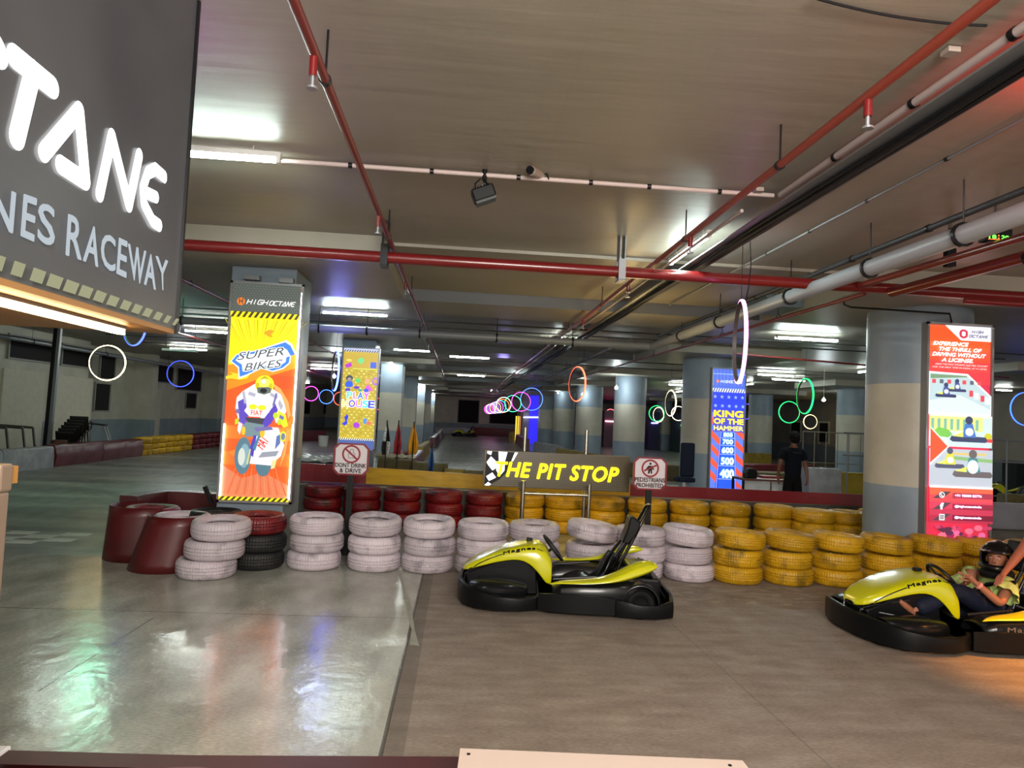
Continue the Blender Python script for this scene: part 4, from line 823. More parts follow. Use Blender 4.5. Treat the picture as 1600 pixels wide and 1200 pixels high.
def artC2(A):
    artC(A)
    A.rect(.03, .475, .97, .655, '#4a4ab8')
    A.text('KING', .05, .60, .88, .05, '#f0e23a', .05, out=('#d8943a', .005)); A.text('OF THE', .05, .54, .9, .043, '#e8e24a', .04, out=('#c8943a', .004)); A.text('HAMMER', .05, .487, .9, .036, '#d8dc7a', .03, out=('#c8943a', .003))
eC, WC, HC = lightbox('light_box', 'blue king of the hammer poster light box on the second round pillar', (1113, 573), (1167, 577), (1107, 765), 16.28, .12, artC2, 1.15)
def kartpic(A, u, v, s_, body='#3a3f6a', rider='#4a5a9a'):
    A.poly([(u-s_, v), (u-s_*.9, v+s_*.06), (u+s_*.9, v+s_*.05), (u+s_, v), (u+s_*.9, v-s_*.03), (u-s_*.85, v-s_*.03)], body)
    A.poly([(u-s_*.35, v+.04*s_), (u-s_*.2, v+s_*.24), (u+s_*.2, v+s_*.24), (u+s_*.4, v+.04*s_)], rider); A.disc(u+s_*.03, v+s_*.12, s_*.22, '#dfe6ee', ry=s_*.06); A.disc(u, v+s_*.29, s_*.2, body, ry=s_*.06)
    A.poly([(u-s_*.9, v+s_*.05), (u-s_*.3, v+s_*.12), (u-s_*.3, v+s_*.04)], '#d8e070')
def artD(A):
    A.rect(0, 0, 1, 1, '#c8324e')
    for i, c in enumerate(('#f25a2a', '#ef4e34', '#ec4240', '#e63c46')): A.rect(0, .93-i*.045-.045, 1, 1-i*.06 if i == 0 else .93-i*.045, c)
    A.rect(0, .74, 1, .76, '#e63c46'); A.poly([(.26, 1), (1, 1), (1, .935), (.52, .935)], '#eef0fa')
    A.disc(.56, .965, .07, '#d23a55', hole=.55); A.rect(.515, .958, .605, .972, '#f4f4fa'); A.rect(.50, .95, .53, .98, '#d23a55'); A.rect(.59, .95, .62, .98, '#d23a55')
    techno(A, 'HIGH', .69, .971, .17, .010, .007, '#3c3c66', lean=.35); techno(A, 'OCTANE', .64, .951, .29, .010, .007, '#3c3c66', lean=.35)
    A.text('EXPERIENCE', .06, .908, .57,   .0165, '#ffffff', .012, .3); A.text('THE THRILL OF', .16, .884, .68,   .0165, '#ffffff', .012, .3); A.text('DRIVING WITHOUT', .05, .860, .86,   .0165, '#ffffff', .012, .3); A.text('A LICENSE.', .20, .836, .5,   .0165, '#ffffff', .012, .3)
    A.text('DRIVE THE MOST DYNAMIC ELECTRIC GO-KART', .10, .820, .84, .0075, '#ffffff', .0, .3); A.text('FOR THE FIRST TIME IN INDIA, AT F1 LEVEL.', .05, .806, .88, .0075, '#ffffff', .0, .3)
    # three track pictures
    A.poly([(0, .60), (0, .79), (.62, .785), (1, .69), (1, .60)], '#ffffff'); A.poly([(.01, .60), (.01, .783), (.60, .778), (.99, .683), (.99, .60)], '#b9d2da'); A.poly([(.01, .60), (.01, .66), (.5, .69), (.99, .63), (.99, .60)], '#d2e2e6')
    for i in range(7): A.rect(.05+i*.12, .738, .11+i*.12, .756, ('#d8505a', '#5a6a78')[i % 2])
    A.poly([(.02, .758), (.6, .770), (.6, .776), (.02, .778)], '#7a9a7a')
    for i in range(4): A.rect(.64+i*.09, .685-i*.010, .70+i*.09, .712-i*.010, ('#d84a5a', '#e8e8f0')[i % 2])
    kartpic(A, .44, .708, .15); kartpic(A, .26, .682, .17)
    A.rect(0, .592, 1, .60, '#f2f0d8'); A.rect(0, .46, 1, .592, '#c9dfe4'); A.rect(0, .53, .85, .592, '#dfe08a')
    for i in range(8): A.rect(.03+i*.1, .535, .075+i*.1, .582, '#7fb8a8')
    A.poly([(.04, .52), (.14, .545), (.3, .535), (.36, .515), (.3, .50), (.08, .505)], '#7ac45a'); A.disc(.93, .51, .06, '#c8c83a', ry=.016); A.rect(.9, .485, 1, .50, '#d8484a')
    kartpic(A, .62, .492, .30, '#3c4668', '#4a7ac8'); A.poly([(.30, .45), (1, .45), (1, .37), (.08, .39)], '#c2cfda'); A.rect(0, .285, 1, .45, '#b9c4d2'); A.poly([(.3, .42), (1, .41), (1, .395), (.3, .405)], '#8ab87a')
    A.rect(.3, .425, .9, .435, '#d8c47a'); kartpic(A, .32, .372, .24, '#555a72', '#d8d84a'); kartpic(A, .68, .338, .32, '#6a6468', '#4a8a9a'); A.disc(.68, .375, .09, '#e4f4f0', ry=.03)
    A.poly([(0, .545), (.30, .46), (0, .375)], '#ffffff'); A.poly([(0, .538), (.275, .46), (0, .385)], '#ef5a3a'); A.rect(0, .279, 1, .287, '#ffffff')
    for i in range(5): A.rect(0, .279-.03*(i+1), 1, .279-.03*i, ('#f0684a', '#e8505a', '#d84460', '#c83a58', '#b83250')[i])
    for i in range(3):
        v = .247-i*.048; A.poly([(.05, v-.014), (.2, v+.016), (.34, v+.016), (.2, v-.014)], '#5a4450'); A.rect(.36, v-.012, 1, v+.012, ('#a83a50', '#982c44', '#7c2038')[i])
    A.disc(.19, .248, .045, '#f4f4f8', hole=.68); A.stroke([(.17, .255), (.185, .245), (.21, .241)], .012, '#f4f4f8'); A.text('f', .165, .186, .05, .026, '#f4f4f8', .07)
    A.poly([(.15, .165), (.235, .165), (.235, .138), (.15, .138)], '#f4f4f8'); A.poly([(.165, .16), (.22, .16), (.22, .143), (.165, .143)], '#4a3444'); A.disc(.192, .1515, .02, '#f4f4f8', hole=.6)
    A.text('+91 98300 83776', .39, .243, .42, .010, '#f0e4f4', .04); A.text('@highoctaneindia', .39, .194, .42, .012, '#f0e4f4', .04); A.text('@highoctaneindia', .39, .146, .42, .012, '#f0e4f4', .04)
    random.seed(11)
    for i in range(60):
        u, v = random.uniform(.09, .91), random.uniform(.012, .115); A.disc(u, min(v, .11), random.uniform(.03, .08), random.choice(('#d84a74', '#f0708c', '#9c2c58', '#e86aa0', '#5a2a50', '#c83e68')), 10, ry=random.uniform(.006, .014)); A.k -= .8
    A.poly([(.1, .10), (.3, .112), (.36, .10), (.2, .085)], '#5a2c44'); A.poly([(.5, .035), (.62, .06), (.74, .035), (.6, .02)], '#4a2a4a')
eD, WD, HD = lightbox('light_box', 'red and white driving without a license poster light box on the near round pillar', (1449, 503), (1553, 508), (1447, 864), 8.36, .14, artD, .78)
b = MB(); b.box(-WD/2, WD/2, .14, .60, .3, .36); b.box(-WD/2, WD/2, .14, .60, HD-.4, HD-.34); b.build('mounting_arm', GALV, eD, smooth=False)

# big black fascia sign over the counter
SX = -1.3; YE = at_x(272, 515, SX).y; ZB = at_x(272, 515, SX).z; ZT = ZC
e = thing('fascia_sign', 'huge black raceway sign box with glowing white letters at the upper left', 'sign', (SX, 0, ZB))
b = MB(); b.box(-1.1, -.012, .2, YE, 0, ZT-ZB); b.build('sign_casing', mat('sign_side', '#2a2622', .5), e, smooth=False)
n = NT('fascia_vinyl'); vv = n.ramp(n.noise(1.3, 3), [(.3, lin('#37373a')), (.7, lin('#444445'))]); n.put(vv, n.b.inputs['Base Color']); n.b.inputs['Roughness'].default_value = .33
n.put(vv, n.b.inputs['Emission Color']); n.b.inputs['Emission Strength'].default_value = .17  # faint glow put into the face in place of reflected light
b = MB(); b.box(-.012, 0, .2, YE, 0, ZT-ZB); b.build('sign_face', n.m, e, smooth=False)
b = MB(); b.box(-1.1, -.0, .2, YE+.015, -.02, 0); b.build('soffit_board', mat('plywood_soffit', '#a87a45', .45, var=.25, stretch=(1, .2, 1)), e, smooth=False)
b = MB(); b.box(-.02, .012, YE, YE+.018, -.02, ZT-ZB); b.build('edge_trim', BLK2, e, smooth=False)
W_ = YE-.2; H_ = ZT-ZB; A = Art(W_, H_, lambda c: glow('fascia'+c, c, 1.0 if c == '#ffffff' else .24))
def SP(px, py): p = at_x(px, py, SX); return ((p.y-.2)/W_, (p.z-ZB)/H_)
def S(pts, wd, col='#ffffff'): A.stroke([SP(*p) for p in pts], wd, col)
S([(-14, 62), (-6, 76), (-2, 86)], .074); S([(-50, 50), (-14, 62)], .074)
S([(20, 88), (80, 136)], .070); S([(49, 112), (24, 214)], .074)
S([(66, 238), (121, 173), (131, 283), (92, 257)], .062)
S([(153, 303), (172, 213), (199, 320), (215, 243)], .058)
S([(254, 276), (240, 264), (228, 270), (220, 295), (222, 318), (236, 345), (246, 352)], .054); S([(224, 300), (241, 308)], .05)
# lower line of plain capitals: each letter follows the fascia plane
def SL(ch, tl, tr, bl, br, bold=0):
    vs, fs = text2d(ch, bold); A.k += 1; y = -A.k*A.step; P4 = [SP(*q) for q in (tl, tr, bl, br)]; o = []
    for a, c_ in vs:
        u = (P4[2][0]*(1-a)+P4[3][0]*a)*(1-c_)+(P4[0][0]*(1-a)+P4[1][0]*a)*c_; v = (P4[2][1]*(1-a)+P4[3][1]*a)*(1-c_)+(P4[0][1]*(1-a)+P4[1][1]*a)*c_; o.append(A.P(u, v))
    for k in range(8): A.mb.add([(x+.003*math.cos(k*PI/4), yy, z+.003*math.sin(k*PI/4)) for x, yy, z in o], fs, A.mf('#dfeaf2'))
SL('G', (-66, 265), (-40, 278), (-72, 320), (-42, 338)); SL('N', (-34, 280), (18, 303), (-34, 345), (15, 360)) if False else SL('N', (-22, 285), (19, 302), (-24, 348), (14, 363))
SL('E', (32, 304), (52, 311), (27, 367), (47, 376)); SL('S', (55, 315), (80, 325), (53, 374), (79, 386))
for ch, a in zip('RACEWAY', (((101, 335), (123, 343), (97, 397), (121, 405)), ((135, 352), (147, 357), (124, 406), (147, 416)), ((152, 362), (174, 372), (152, 415), (174, 425)), ((180, 372), (193, 378), (176, 426), (191, 433)), ((194, 381), (222, 393), (198, 434), (217, 445)), ((226, 396), (233, 399), (219, 443), (237, 452)), ((237, 400), (256, 408), (245, 449), (251, 455)))): SL(ch, *a)
ed = [(5, 28), (35, 60), (61, 87), (87, 112), (111, 134), (134, 155), (155, 175), (176, 194), (194, 211), (211, 227), (228, 243), (244, 256), (258, 268)]
for (x0, x1) in [(-62, -36), (-27, -3)]+ed:
    yb_ = lambda x: 426+.3125*x; yt_ = lambda x: yb_(x)-24+.045*x
    A.poly([SP(x0+7, yt_(x0+7)), SP(x1+2, yt_(x1+2)), SP(x1-5, yb_(x1-5)), SP(x0+0, yb_(x0+0))], '#c2c29c')
o = A.build('lettering', e, (0, 0, 0)); o.rotation_euler = (0, 0, PI/2); o.location = (.0015, .2+W_/2, 0)
b = MB(); a = at_z(190, 519, ZB-.045); b.box(-.014, .014, .3, a.y, -.010, .012); e2 = thing('led_strip', 'warm white led strip under the black sign soffit', 'led strip', (a.x, 0, ZB-.045))
b.build('diffuser', glow('warm_led', '#ffdca0', 8), e2, smooth=False); b = MB(); b.box(-.02, .02, .3, a.y, .012, .045); b.build('channel', ALU, e2, smooth=False)

# lit booth frame at the left edge
e = thing('lit_booth', 'cream framed booth panel glowing warm at the left edge', 'booth', (0, 0, 0)); yb = 2.1; a = at_y(33, 723, yb+.09)
b = MB(); x1 = a.x; b.box(x1-.9, x1, yb, yb+.06, a.z-.08, a.z); b.box(x1-.04, x1, yb, yb+.05, 0, a.z-.08); b.box(x1-.9, x1, yb, yb+.06, 0, .12); b.build('booth_frame', mat('cream_frame', '#7b6a5c', .4), e, smooth=False, bevel=.008)
b = MB(); b.box(x1-.9, x1-.05, yb+.03, yb+.05, .12, a.z-.10); b.build('glowing_panel', glow('booth_glow', '#ffc870', 1.0), e, smooth=False)
b = MB(); b.box(x1-.9, x1-.012, yb+.06, yb+.10, a.z-.06, a.z-.01); b.box(x1-.9, x1-.04, yb+.06, yb+.09, 0, a.z-.06); b.build('booth_top', mat('warm_ply', '#a87a3c', .45), e, smooth=False)
b = MB(); b.box(x1-.05, x1-.04, yb-.002, yb+.05, .12, a.z-.16); b.build('inner_trim', mat('brown_trim', '#6a4024', .5), e, smooth=False)

# pit stop sign on its steel frame
YP = 9.35
def pxs(px, py, Y): return at_y(px, py, Y)
e = thing('pit_stop_sign', 'glowing yellow the pit stop sign on steel posts', 'sign', (pxs(868, 700, YP).x, YP, 0))
o0 = e.location.copy(); FR = (pxs(818, 752, YP-.28), pxs(921, 758, YP-.28))
for k, (px, pt) in enumerate(((821, 668), (917, 672))):
    p = pxs(px, pt, YP+.06); b = MB(); b.tube([(p.x-o0.x, .06, 0), (p.x-o0.x, .06, p.z)], .024, 16); b.build('rear_post', STEEL, e)
for p in FR:
    b = MB(); b.tube([(p.x-o0.x, -.28, 0), (p.x-o0.x, -.28, p.z)], .026, 16); b.lathe([(0, p.z), (.03, p.z), (.03, p.z+.008), (0, p.z+.01)], 16, M=Matrix.Translation((p.x-o0.x, -.28, 0))); b.build('front_post', STEEL, e)
b = MB(); z = FR[0].z-.15; b.tube([(FR[0].x-o0.x, -.28, z), (FR[1].x-o0.x, -.28, z)], .02, 12); b.build('front_rail', STEEL, e)
b = MB(); b.tube([(FR[0].x-o0.x, -.28, z+.03), (FR[0].x-o0.x-.02, .06, z+.03)], .02, 12); b.build('side_rail', STEEL, e); b = MB(); b.tube([(FR[1].x-o0.x, -.28, z+.03), (FR[1].x-o0.x+.02, .06, z+.03)], .02, 12); b.build('side_rail', STEEL, e)
tl = pxs(757, 702, YP); tr = pxs(985, 713, YP); bl = pxs(755, 759, YP); W = tr.x-tl.x; H = tl.z-bl.z
n = bpy.data.materials.new('perforated_sign'); MC['perf'] = n; n.use_nodes = True; nt = n.node_tree; bb_ = nt.nodes['Principled BSDF']; tc = nt.nodes.new('ShaderNodeTexCoord'); mp = nt.nodes.new('ShaderNodeMapping'); mp.inputs['Scale'].default_value = (55, 1, 55); mp.inputs['Rotation'].default_value = (0, math.radians(45), 0)
nt.links.new(tc.outputs['Object'], mp.inputs[0]); sx = nt.nodes.new('ShaderNodeSeparateXYZ'); nt.links.new(mp.outputs[0], sx.inputs[0])
def mth(op, a, b_=None):
    q = nt.nodes.new('ShaderNodeMath'); q.operation = op
    for i, v in enumerate((a, b_)):
        if v is None: continue
        if isinstance(v, (int, float)): q.inputs[i].default_value = v
        else: nt.links.new(v, q.inputs[i])
    return q.outputs[0]
ch = mth('MULTIPLY', mth('SINE', mth('MULTIPLY', sx.outputs[0], 3.14)), mth('SINE', mth('MULTIPLY', sx.outputs[2], 3.14))); cr = nt.nodes.new('ShaderNodeValToRGB'); cr.color_ramp.elements[0].position = .2; cr.color_ramp.elements[1].position = .45
cr.color_ramp.elements[0].color = lin('#5c5138'); cr.color_ramp.elements[1].color = lin('#2a241d'); nt.links.new(ch, cr.inputs[0]); nt.links.new(cr.outputs[0], bb_.inputs['Base Color']); bb_.inputs['Roughness'].default_value = .35
b = MB(); b.box(-W/2, W/2, 0, .035, 0, H); o = b.build('sign_panel', n, e, smooth=False, bevel=.006); cx = (tl.x+tr.x)/2-o0.x; zz = (bl.z+pxs(985, 770, YP).z)/2; tilt_ = math.atan2(tl.z-tr.z, W); o.location = (cx, 0, zz); o.rotation_euler = (0, tilt_, 0)
A = Art(W, H, lambda c: glow('pit'+c, c, 1.5 if c.startswith('#ffe') else 1.3) if c[1:3] in ('ff',) else paint(c))
A.poly([(.015, .96), (.22, .96), (.185, .72), (.165, .45), (.11, .20), (.04, .03), (.01, .06)], '#1c1c1e')
A.poly([(.02, .96), (.05, .96), (.045, .86), (.02, .9)], '#fffffe'); A.poly([(.095, .96), (.155, .96), (.14, .70), (.10, .70)], '#fffffe'); A.poly([(.045, .82), (.09, .66), (.08, .50), (.06, .44), (.03, .58), (.018, .66)], '#fffffe')
A.poly([(.09, .66), (.10, .70), (.14, .68), (.14, .45), (.11, .30), (.085, .45)], '#fffffe'); A.poly([(.02, .27), (.06, .38), (.085, .25), (.04, .15)], '#fffffe'); A.poly([(.012, .03), (.035, .12), (.055, .06), (.04, .02)], '#fffffe'); A.poly([(.205, .96), (.225, .96), (.195, .72), (.185, .72)], '#fffffe')
A.text('THE', .085, .30, .235, .38, '#ffe818', .045, .22, space=1.08); A.text('PIT', .365, .28, .19, .40, '#ffe818', .045, .22, space=1.12); A.text('STOP', .59, .27, .33, .40, '#ffe818', .045, .22, space=1.08)
o = A.build('lettering', e, (cx, -.004, zz)); o.rotation_euler = (0, tilt_, 0)
l_ = lamp('pit_sign_glow', (pxs(868, 770, YP).x, YP+.25, .92), (1, .72, .12), 9, .12); l_.parent = e; l_.location = Vector((pxs(868, 770, YP).x, YP+.30, .95))-o0

# hand painted warning signs
def warn(px0, px1, py0, py1, Y, kind, label, base_py):
    a = at_y(px0, py0, Y); c_ = at_y(px1, py1, Y); W = c_.x-a.x; H = (a.z-c_.z)*1.03; cx = (a.x+c_.x)/2
    e = thing('warning_sign', label, 'sign', (cx, Y, 0)); zb = c_.z+.01; k = .16
    def octo(w_, h_, c): return [(-w_/2+c, 0), (w_/2-c, 0), (w_/2, c), (w_/2, h_-c), (w_/2-c, h_), (-w_/2+c, h_), (-w_/2, h_-c), (-w_/2, c)]
    b = MB(); b.prism(octo(W, H, .06), 0, .012); b.build('sign_border', mat('sign_maroon', '#7c1020', .4), e, smooth=False, loc=(0, 0, zb))
    b = MB(); b.prism([(x, z+.02) for x, z in octo(W-.05, H-.04, .05)], -.003, -.001); b.build('sign_face', mat('sign_white', '#d5ccd0', .4), e, smooth=False, loc=(0, 0, zb))
    A = Art(W, H, paint); A.k = 5
    A.disc(.5, .66, .26, '#8c1424', 32, hole=.80)
    if kind == 'drink':
        A.poly([(.42, .53), (.60, .53), (.61, .66), (.56, .72), (.56, .82), (.46, .82), (.46, .72), (.41, .66)], '#8a7a78'); A.poly([(.44, .55), (.58, .55), (.59, .65), (.54, .71), (.54, .80), (.48, .80), (.48, .71), (.43, .65)], '#d5ccd0')
        A.stroke([(.33, .82), (.67, .50)], .022, '#8c1424', False); A.text('DONT DRINK', .07, .245, .86, .13, '#8c1424', .028); A.text('& DRIVE', .2, .08, .6, .13, '#8c1424', .028)
    else:
        A.disc(.5, .80, .035, '#1c1416'); A.poly([(.44, .74), (.56, .74), (.62, .62), (.57, .62), (.55, .66), (.56, .50), (.52, .50), (.5, .60), (.48, .50), (.43, .50), (.45, .68), (.38, .60), (.36, .63)], '#1c1416')
        A.stroke([(.32, .58), (.68, .76)], .022, '#8c1424', False); A.text('PEDESTRIANS', .06, .245, .88, .13, '#8c1424', .028); A.text('PROHIBITED', .10, .08, .80, .13, '#8c1424', .028)
    A.build('lettering', e, (0, 0, zb)); b = MB(); b.box(-.035, .035, .013, .06, 0, zb+.15); b.build('post', mat('post_black', '#1a1a1a', .5), e, smooth=False)
    b = MB(); b.prism([(-.09, 0), (.09, 0), (.05, .3), (-.05, .3)], .06, .12); b.build('post_foot', BLACK, e, smooth=False)
warn(522, 575, 694, 745, 8.75, 'drink', 'octagonal hand painted dont drink and drive sign on a black post', 840)
warn(990, 1041, 716, 768, 8.75, 'walk', 'octagonal hand painted pedestrians prohibited sign on a brown post', 830)
b = MB(); 
# flags
def flag(px, pyt, pyb, wpx, Y, cols, label, bk=False):
    a = at_y(px, pyt, Y); c_ = at_y(px, pyb, Y); H = a.z-c_.z; w_ = wpx/F*Y; e = thing('marshal_flag', label, 'flag', (a.x, Y, 0)); b = MB(); b.tube([(0, 0, .0), (0, 0, a.z+.05)], .012, 8); b.build('pole', BLK2, e)
    n_ = 10; rows = []; 
    for i in range(n_+1):
        t = i/n_; ww = w_*(.12+.88*min(1, t*1.5))*(1 if t < .85 else 1-(t-.85)*1.6)
        rows.append([(ww*(s_/6-.45)+(-.06*t*w_), .05*math.sin(s_*1.7+t*3)*min(1, t*2), a.z-H*t-(.05*H*abs(math.sin(s_)) if i == n_ else 0)) for s_ in range(7)])
    mm = [mat('flag'+c, c, .6) for c in cols]
    if len(cols) == 1: b = MB(); b.grid(rows, mm[0])
    else:
        b = MB()
        for i in range(n_):
            for s_ in range(6):
                o_ = [rows[i][s_], rows[i][s_+1], rows[i+1][s_+1], rows[i+1][s_]]; b.add(o_, [(0, 1, 2, 3)], mm[(0 if (s_ < 3) == (i < 6) else 1)])
    b.build('cloth', None, e, solid=.006)
flag(605, 661, 709, 14, 13.2, ['#c9cccb', '#1e1a1c'], 'black and white chequered flag furled on its stick', True)
flag(623, 661, 708, 12, 13.2, ['#a81c28'], 'red flag furled on its stick'); flag(647, 663, 708, 17, 13.2, ['#d89a12'], 'yellow flag furled on its stick'); flag(675, 697, 736, 9, 13.2, ['#17559c'], 'blue flag furled low behind the yellow board')
from mathutils.bvhtree import BVHTree
# ------------------------------------------------------------------ go-karts (local: +x front, +y left side, z up)
KY = mat('kart_yellow', '#c6c40c', .22, coat=.6); KY2 = mat('kart_orange_yellow', '#d8b010', .25, coat=.5); KB = mat('kart_black_plastic', '#101113', .3, coat=.2); KB2 = mat('kart_bumper_plastic', '#0b0c0e', .35); KT = mat('kart_tyre', '#0c0c0c', .6)
def lab(o, t): o['label'] = t; return o
def kart(label, loc, rz, parts_only=None):
    e = thing('go_kart', label, 'go-kart', loc, rz)
    # yellow bonnet: loft of cross sections  x, half width, top z, side bottom z
    st = [(.965, .06, .285, .262), (.93, .15, .325, .275), (.82, .20, .395, .320), (.68, .225, .455, .368), (.54, .235, .505, .405), (.42, .24, .537, .418), (.33, .245, .553, .385), (.27, .25, .558, .335), (.21, .25, .545, .27), (.165, .25, .515, .205), (.13, .245, .455, .2), (.11, .24, .40, .2)]
    def topz(x):
        for (xa, _, ta, _), (xb, _, tb, _) in zip(st[:-1], st[1:]):
            if xb <= x <= xa: return ta+(tb-ta)*(xa-x)/(xa-xb)
        return st[-1][2]
    rows = []
    for x, w_, t, sb in st:
        r_ = []
        for a, c_ in ((-1.06, 0), (-1.05, .35), (-1.0, .72), (-.9, .90), (-.62, .965), (-.3, .99), (0, 1), (.3, .99), (.62, .965), (.9, .90), (1.0, .72), (1.05, .35), (1.06, 0)): r_.append((x, w_*a, sb+(t-sb)*c_))
        rows.append(r_)
    b = MB(); b.grid(rows); bo = lab(b.build('bonnet', KY, e, solid=.012, sub=1), 'yellow bonnet with black stripe')
    bpy.context.view_layer.update(); dg = bpy.context.evaluated_depsgraph_get(); tm = bpy.data.meshes.new_from_object(bo.evaluated_get(dg)); bvh = BVHTree.FromPolygons([v.co for v in tm.vertices], [tuple(p.vertices) for p in tm.polygons])
    def drape(pts, s_, off=.003):
        dr = Vector((0, -s_*.80, -.60)).normalized(); o_ = []
        for x, z in pts:
            org = Vector((x, s_*.21, z))-dr*1.0; h = bvh.ray_cast(org, dr); o_.append((h[0]-dr*off) if h[0] is not None else Vector((x, s_*.2, z)))
        return o_
    b = MB(); SL_ = lambda x: topz(x)-.052
    for s_ in (-1, 1):
        for xa, xb in ((.90, .585), (.26, .20)):
            n_ = 16; xs = [xa+(xb-xa)*i/n_ for i in range(n_+1)]; b.grid([drape([(x, SL_(x)-.006), (x, SL_(x)+.006)], s_) for x in xs])
    b.build('bonnet_stripe', BLACK, e, smooth=False)
    for s_ in (-1, 1):
        vs, fs = text2d('Magnes', 0, 0, 1.15); b = MB(); o_ = []
        for u, v in vs:
            t = u if s_ > 0 else 1-u; x = .575-.30*t; o_ += drape([(x, SL_(x)-.026+.05*v)], s_)
        for k in range(5): b.add([v_+Vector((.0034*math.cos(k*1.257), 0, .0026*math.sin(k*1.257))) for v_ in o_], fs)
        b.build('bonnet_lettering', BLACK, e, smooth=False)
    b = MB(); b.box(.30, .36, -.03, .03, .552, .585); b.build('key_switch', BLACK, e, bevel=.008)
    # dark pedal box and front hoops below the bonnet
    b = MB(); b.prism([(.90, .09), (.92, .25), (.60, .39), (.36, .41), (.26, .30), (.24, .09)], -.205, .205); b.build('pedal_box', BLACK, e, smooth=False, bevel=.01)
    for s_ in (-1, 1): b = MB(); b.tube([(.95, s_*.12, .14), (.93, s_*.13, .24), (.80, s_*.18, .30), (.55, s_*.22, .35)], .010, 8); b.tube([(.93, s_*.13, .24), (.62, s_*.30, .22)], .010, 8); b.build('front_tubing', mat('kart_tube', '#3c3c40', .3, .7), e)
    # nerf wings beside the bonnet
    for s_ in (-1, 1):
        rows = []
        for x, y0, y1, z, h in ((.88, .22, .46, .21, .03), (.78, .24, .56, .235, .05), (.62, .26, .58, .245, .055), (.45, .26, .54, .235, .05), (.33, .27, .44, .20, .02)):
            rows.append([(x, s_*y0, z-.09), (x, s_*y0, z), (x, s_*(y0+(y1-y0)*.5), z+h*.4), (x, s_*(y1-.03), z), (x, s_*y1, z-.03), (x, s_*(y1-.01), z-.10)])
        b = MB(); b.grid(rows); b.build('front_wing', KB, e, solid=.012, sub=1)
    # bumpers
    fpath = [(.20, .50), (.26, .57), (.40, .63), (.60, .64), (.80, .58), (.93, .44), (.99, .22), (1.0, 0)]; f2 = fpath+[(x, -y) for x, y in reversed(fpath[:-1])]
    z1 = [.165, .155, .15, .16, .19, .215, .225, .225]; z1 = z1+list(reversed(z1[:-1])); b = MB(); b.strip(list(reversed(f2)), .035, list(reversed(z1)), .035); b.build('front_bumper', KB2, e)
    for s_ in (-1, 1):
        p = [(.23, s_*.555), (.10, s_*.60), (-.10, s_*.615), (-.30, s_*.62), (-.44, s_*.615)]; zz = [.19, .205, .205, .20, .185]
        if s_ < 0: p = list(reversed(p)); zz = list(reversed(zz))
        b = MB(); b.strip(list(reversed(p)) if s_ > 0 else list(reversed(p)), .045, list(reversed(zz)), .03*(1)); o_ = b.build('side_bumper', KB2, e)
        for x in (.06, -.06, -.18):
            b = MB(); b.ball((x, s_*(.612+.0), .115), .008, .006, .008, 8); b.build('bolt', mat('bolt', '#8a8a8a', .3, .9), o_)
    rp = [(-.42, .60), (-.50, .64), (-.66, .66), (-.84, .65), (-.97, .58), (-1.0, .40), (-1.0, 0)]; r2 = rp+[(x, -y) for x, y in reversed(rp[:-1])]; zz = [.18, .17, .15, .145, .175, .205, .205]; zz = zz+list(reversed(zz[:-1]))
    b = MB(); b.strip(r2, .035, zz, .035); b.build('rear_bumper', KB2, e)
    b = MB(); b.box(-.95, .92, -.42, .42, .06, .085); b.box(-.45, .22, -.55, .55, .06, .085); b.build('floor_pan', BLACK, e, smooth=False)
    # side pods and yellow wings
    for s_ in (-1, 1):
        rows = []
        for x, z, yo, zb in ((.12, .22, .52, .12), (.06, .285, .58, .11), (-.15, .295, .60, .11), (-.45, .30, .60, .11), (-.62, .33, .56, .13), (-.78, .30, .52, .16), (-.86, .20, .50, .18)):
            rows.append([(x, s_*.27, zb), (x, s_*.27, z), (x, s_*(yo-.06), z+.004), (x, s_*yo, z-.03), (x, s_*(yo+.01), (z+zb)/2), (x, s_*yo, zb)])
        b = MB(); b.grid(rows); o_ = b.build('side_pod', KB, e, solid=.01, sub=1)
        vs, fs = text2d('Magnes', 0, 0, 1.1); b = MB(); b.add([((-.02-.34*u if s_ > 0 else -.36+.34*u), s_*.622, .195+.05*v) for u, v in vs], fs); b.build('pod_lettering', mat('grey_lettering', '#6a6058', .5), o_, smooth=False, solid=.002) if label.startswith('yellow and black go-kart with') else None
        rows = []
        for x, z, yi, yo, th_ in ((.14, .275, .54, .56, .006), (.04, .298, .46, .58, .016), (-.15, .305, .42, .60, .02), (-.33, .325, .40, .60, .026), (-.46, .365, .36, .59, .05), (-.58, .42, .33, .56, .08), (-.70, .465, .30, .54, .085), (-.80, .475, .30, .50, .06), (-.84, .465, .32, .47, .02)):
            rows.append([(x, s_*yi, z-th_*.5), (x, s_*(yi+.02), z+th_*.3), (x, s_*(yi+yo)/2, z+th_*.45), (x, s_*(yo-.01), z), (x, s_*yo, z-th_*.8), (x, s_*(yo-.03), z-th_*1.2)])
        b = MB(); b.grid(rows, wrap=True); lab(b.build('side_wing', KY, e, sub=1), 'yellow side wing rising to the rear')
        b = MB(); M_ = Matrix.Translation((-.68, s_*.50, .14)) @ Matrix.Rotation(PI/2, 4, 'X')
        b.lathe([(.155, -.09), (.172, -.07), (.172, .07), (.155, .09)], 24, M=M_, a0=math.radians(-5), a1=math.radians(190)); b.build('mudguard', KB, e, solid=.012)
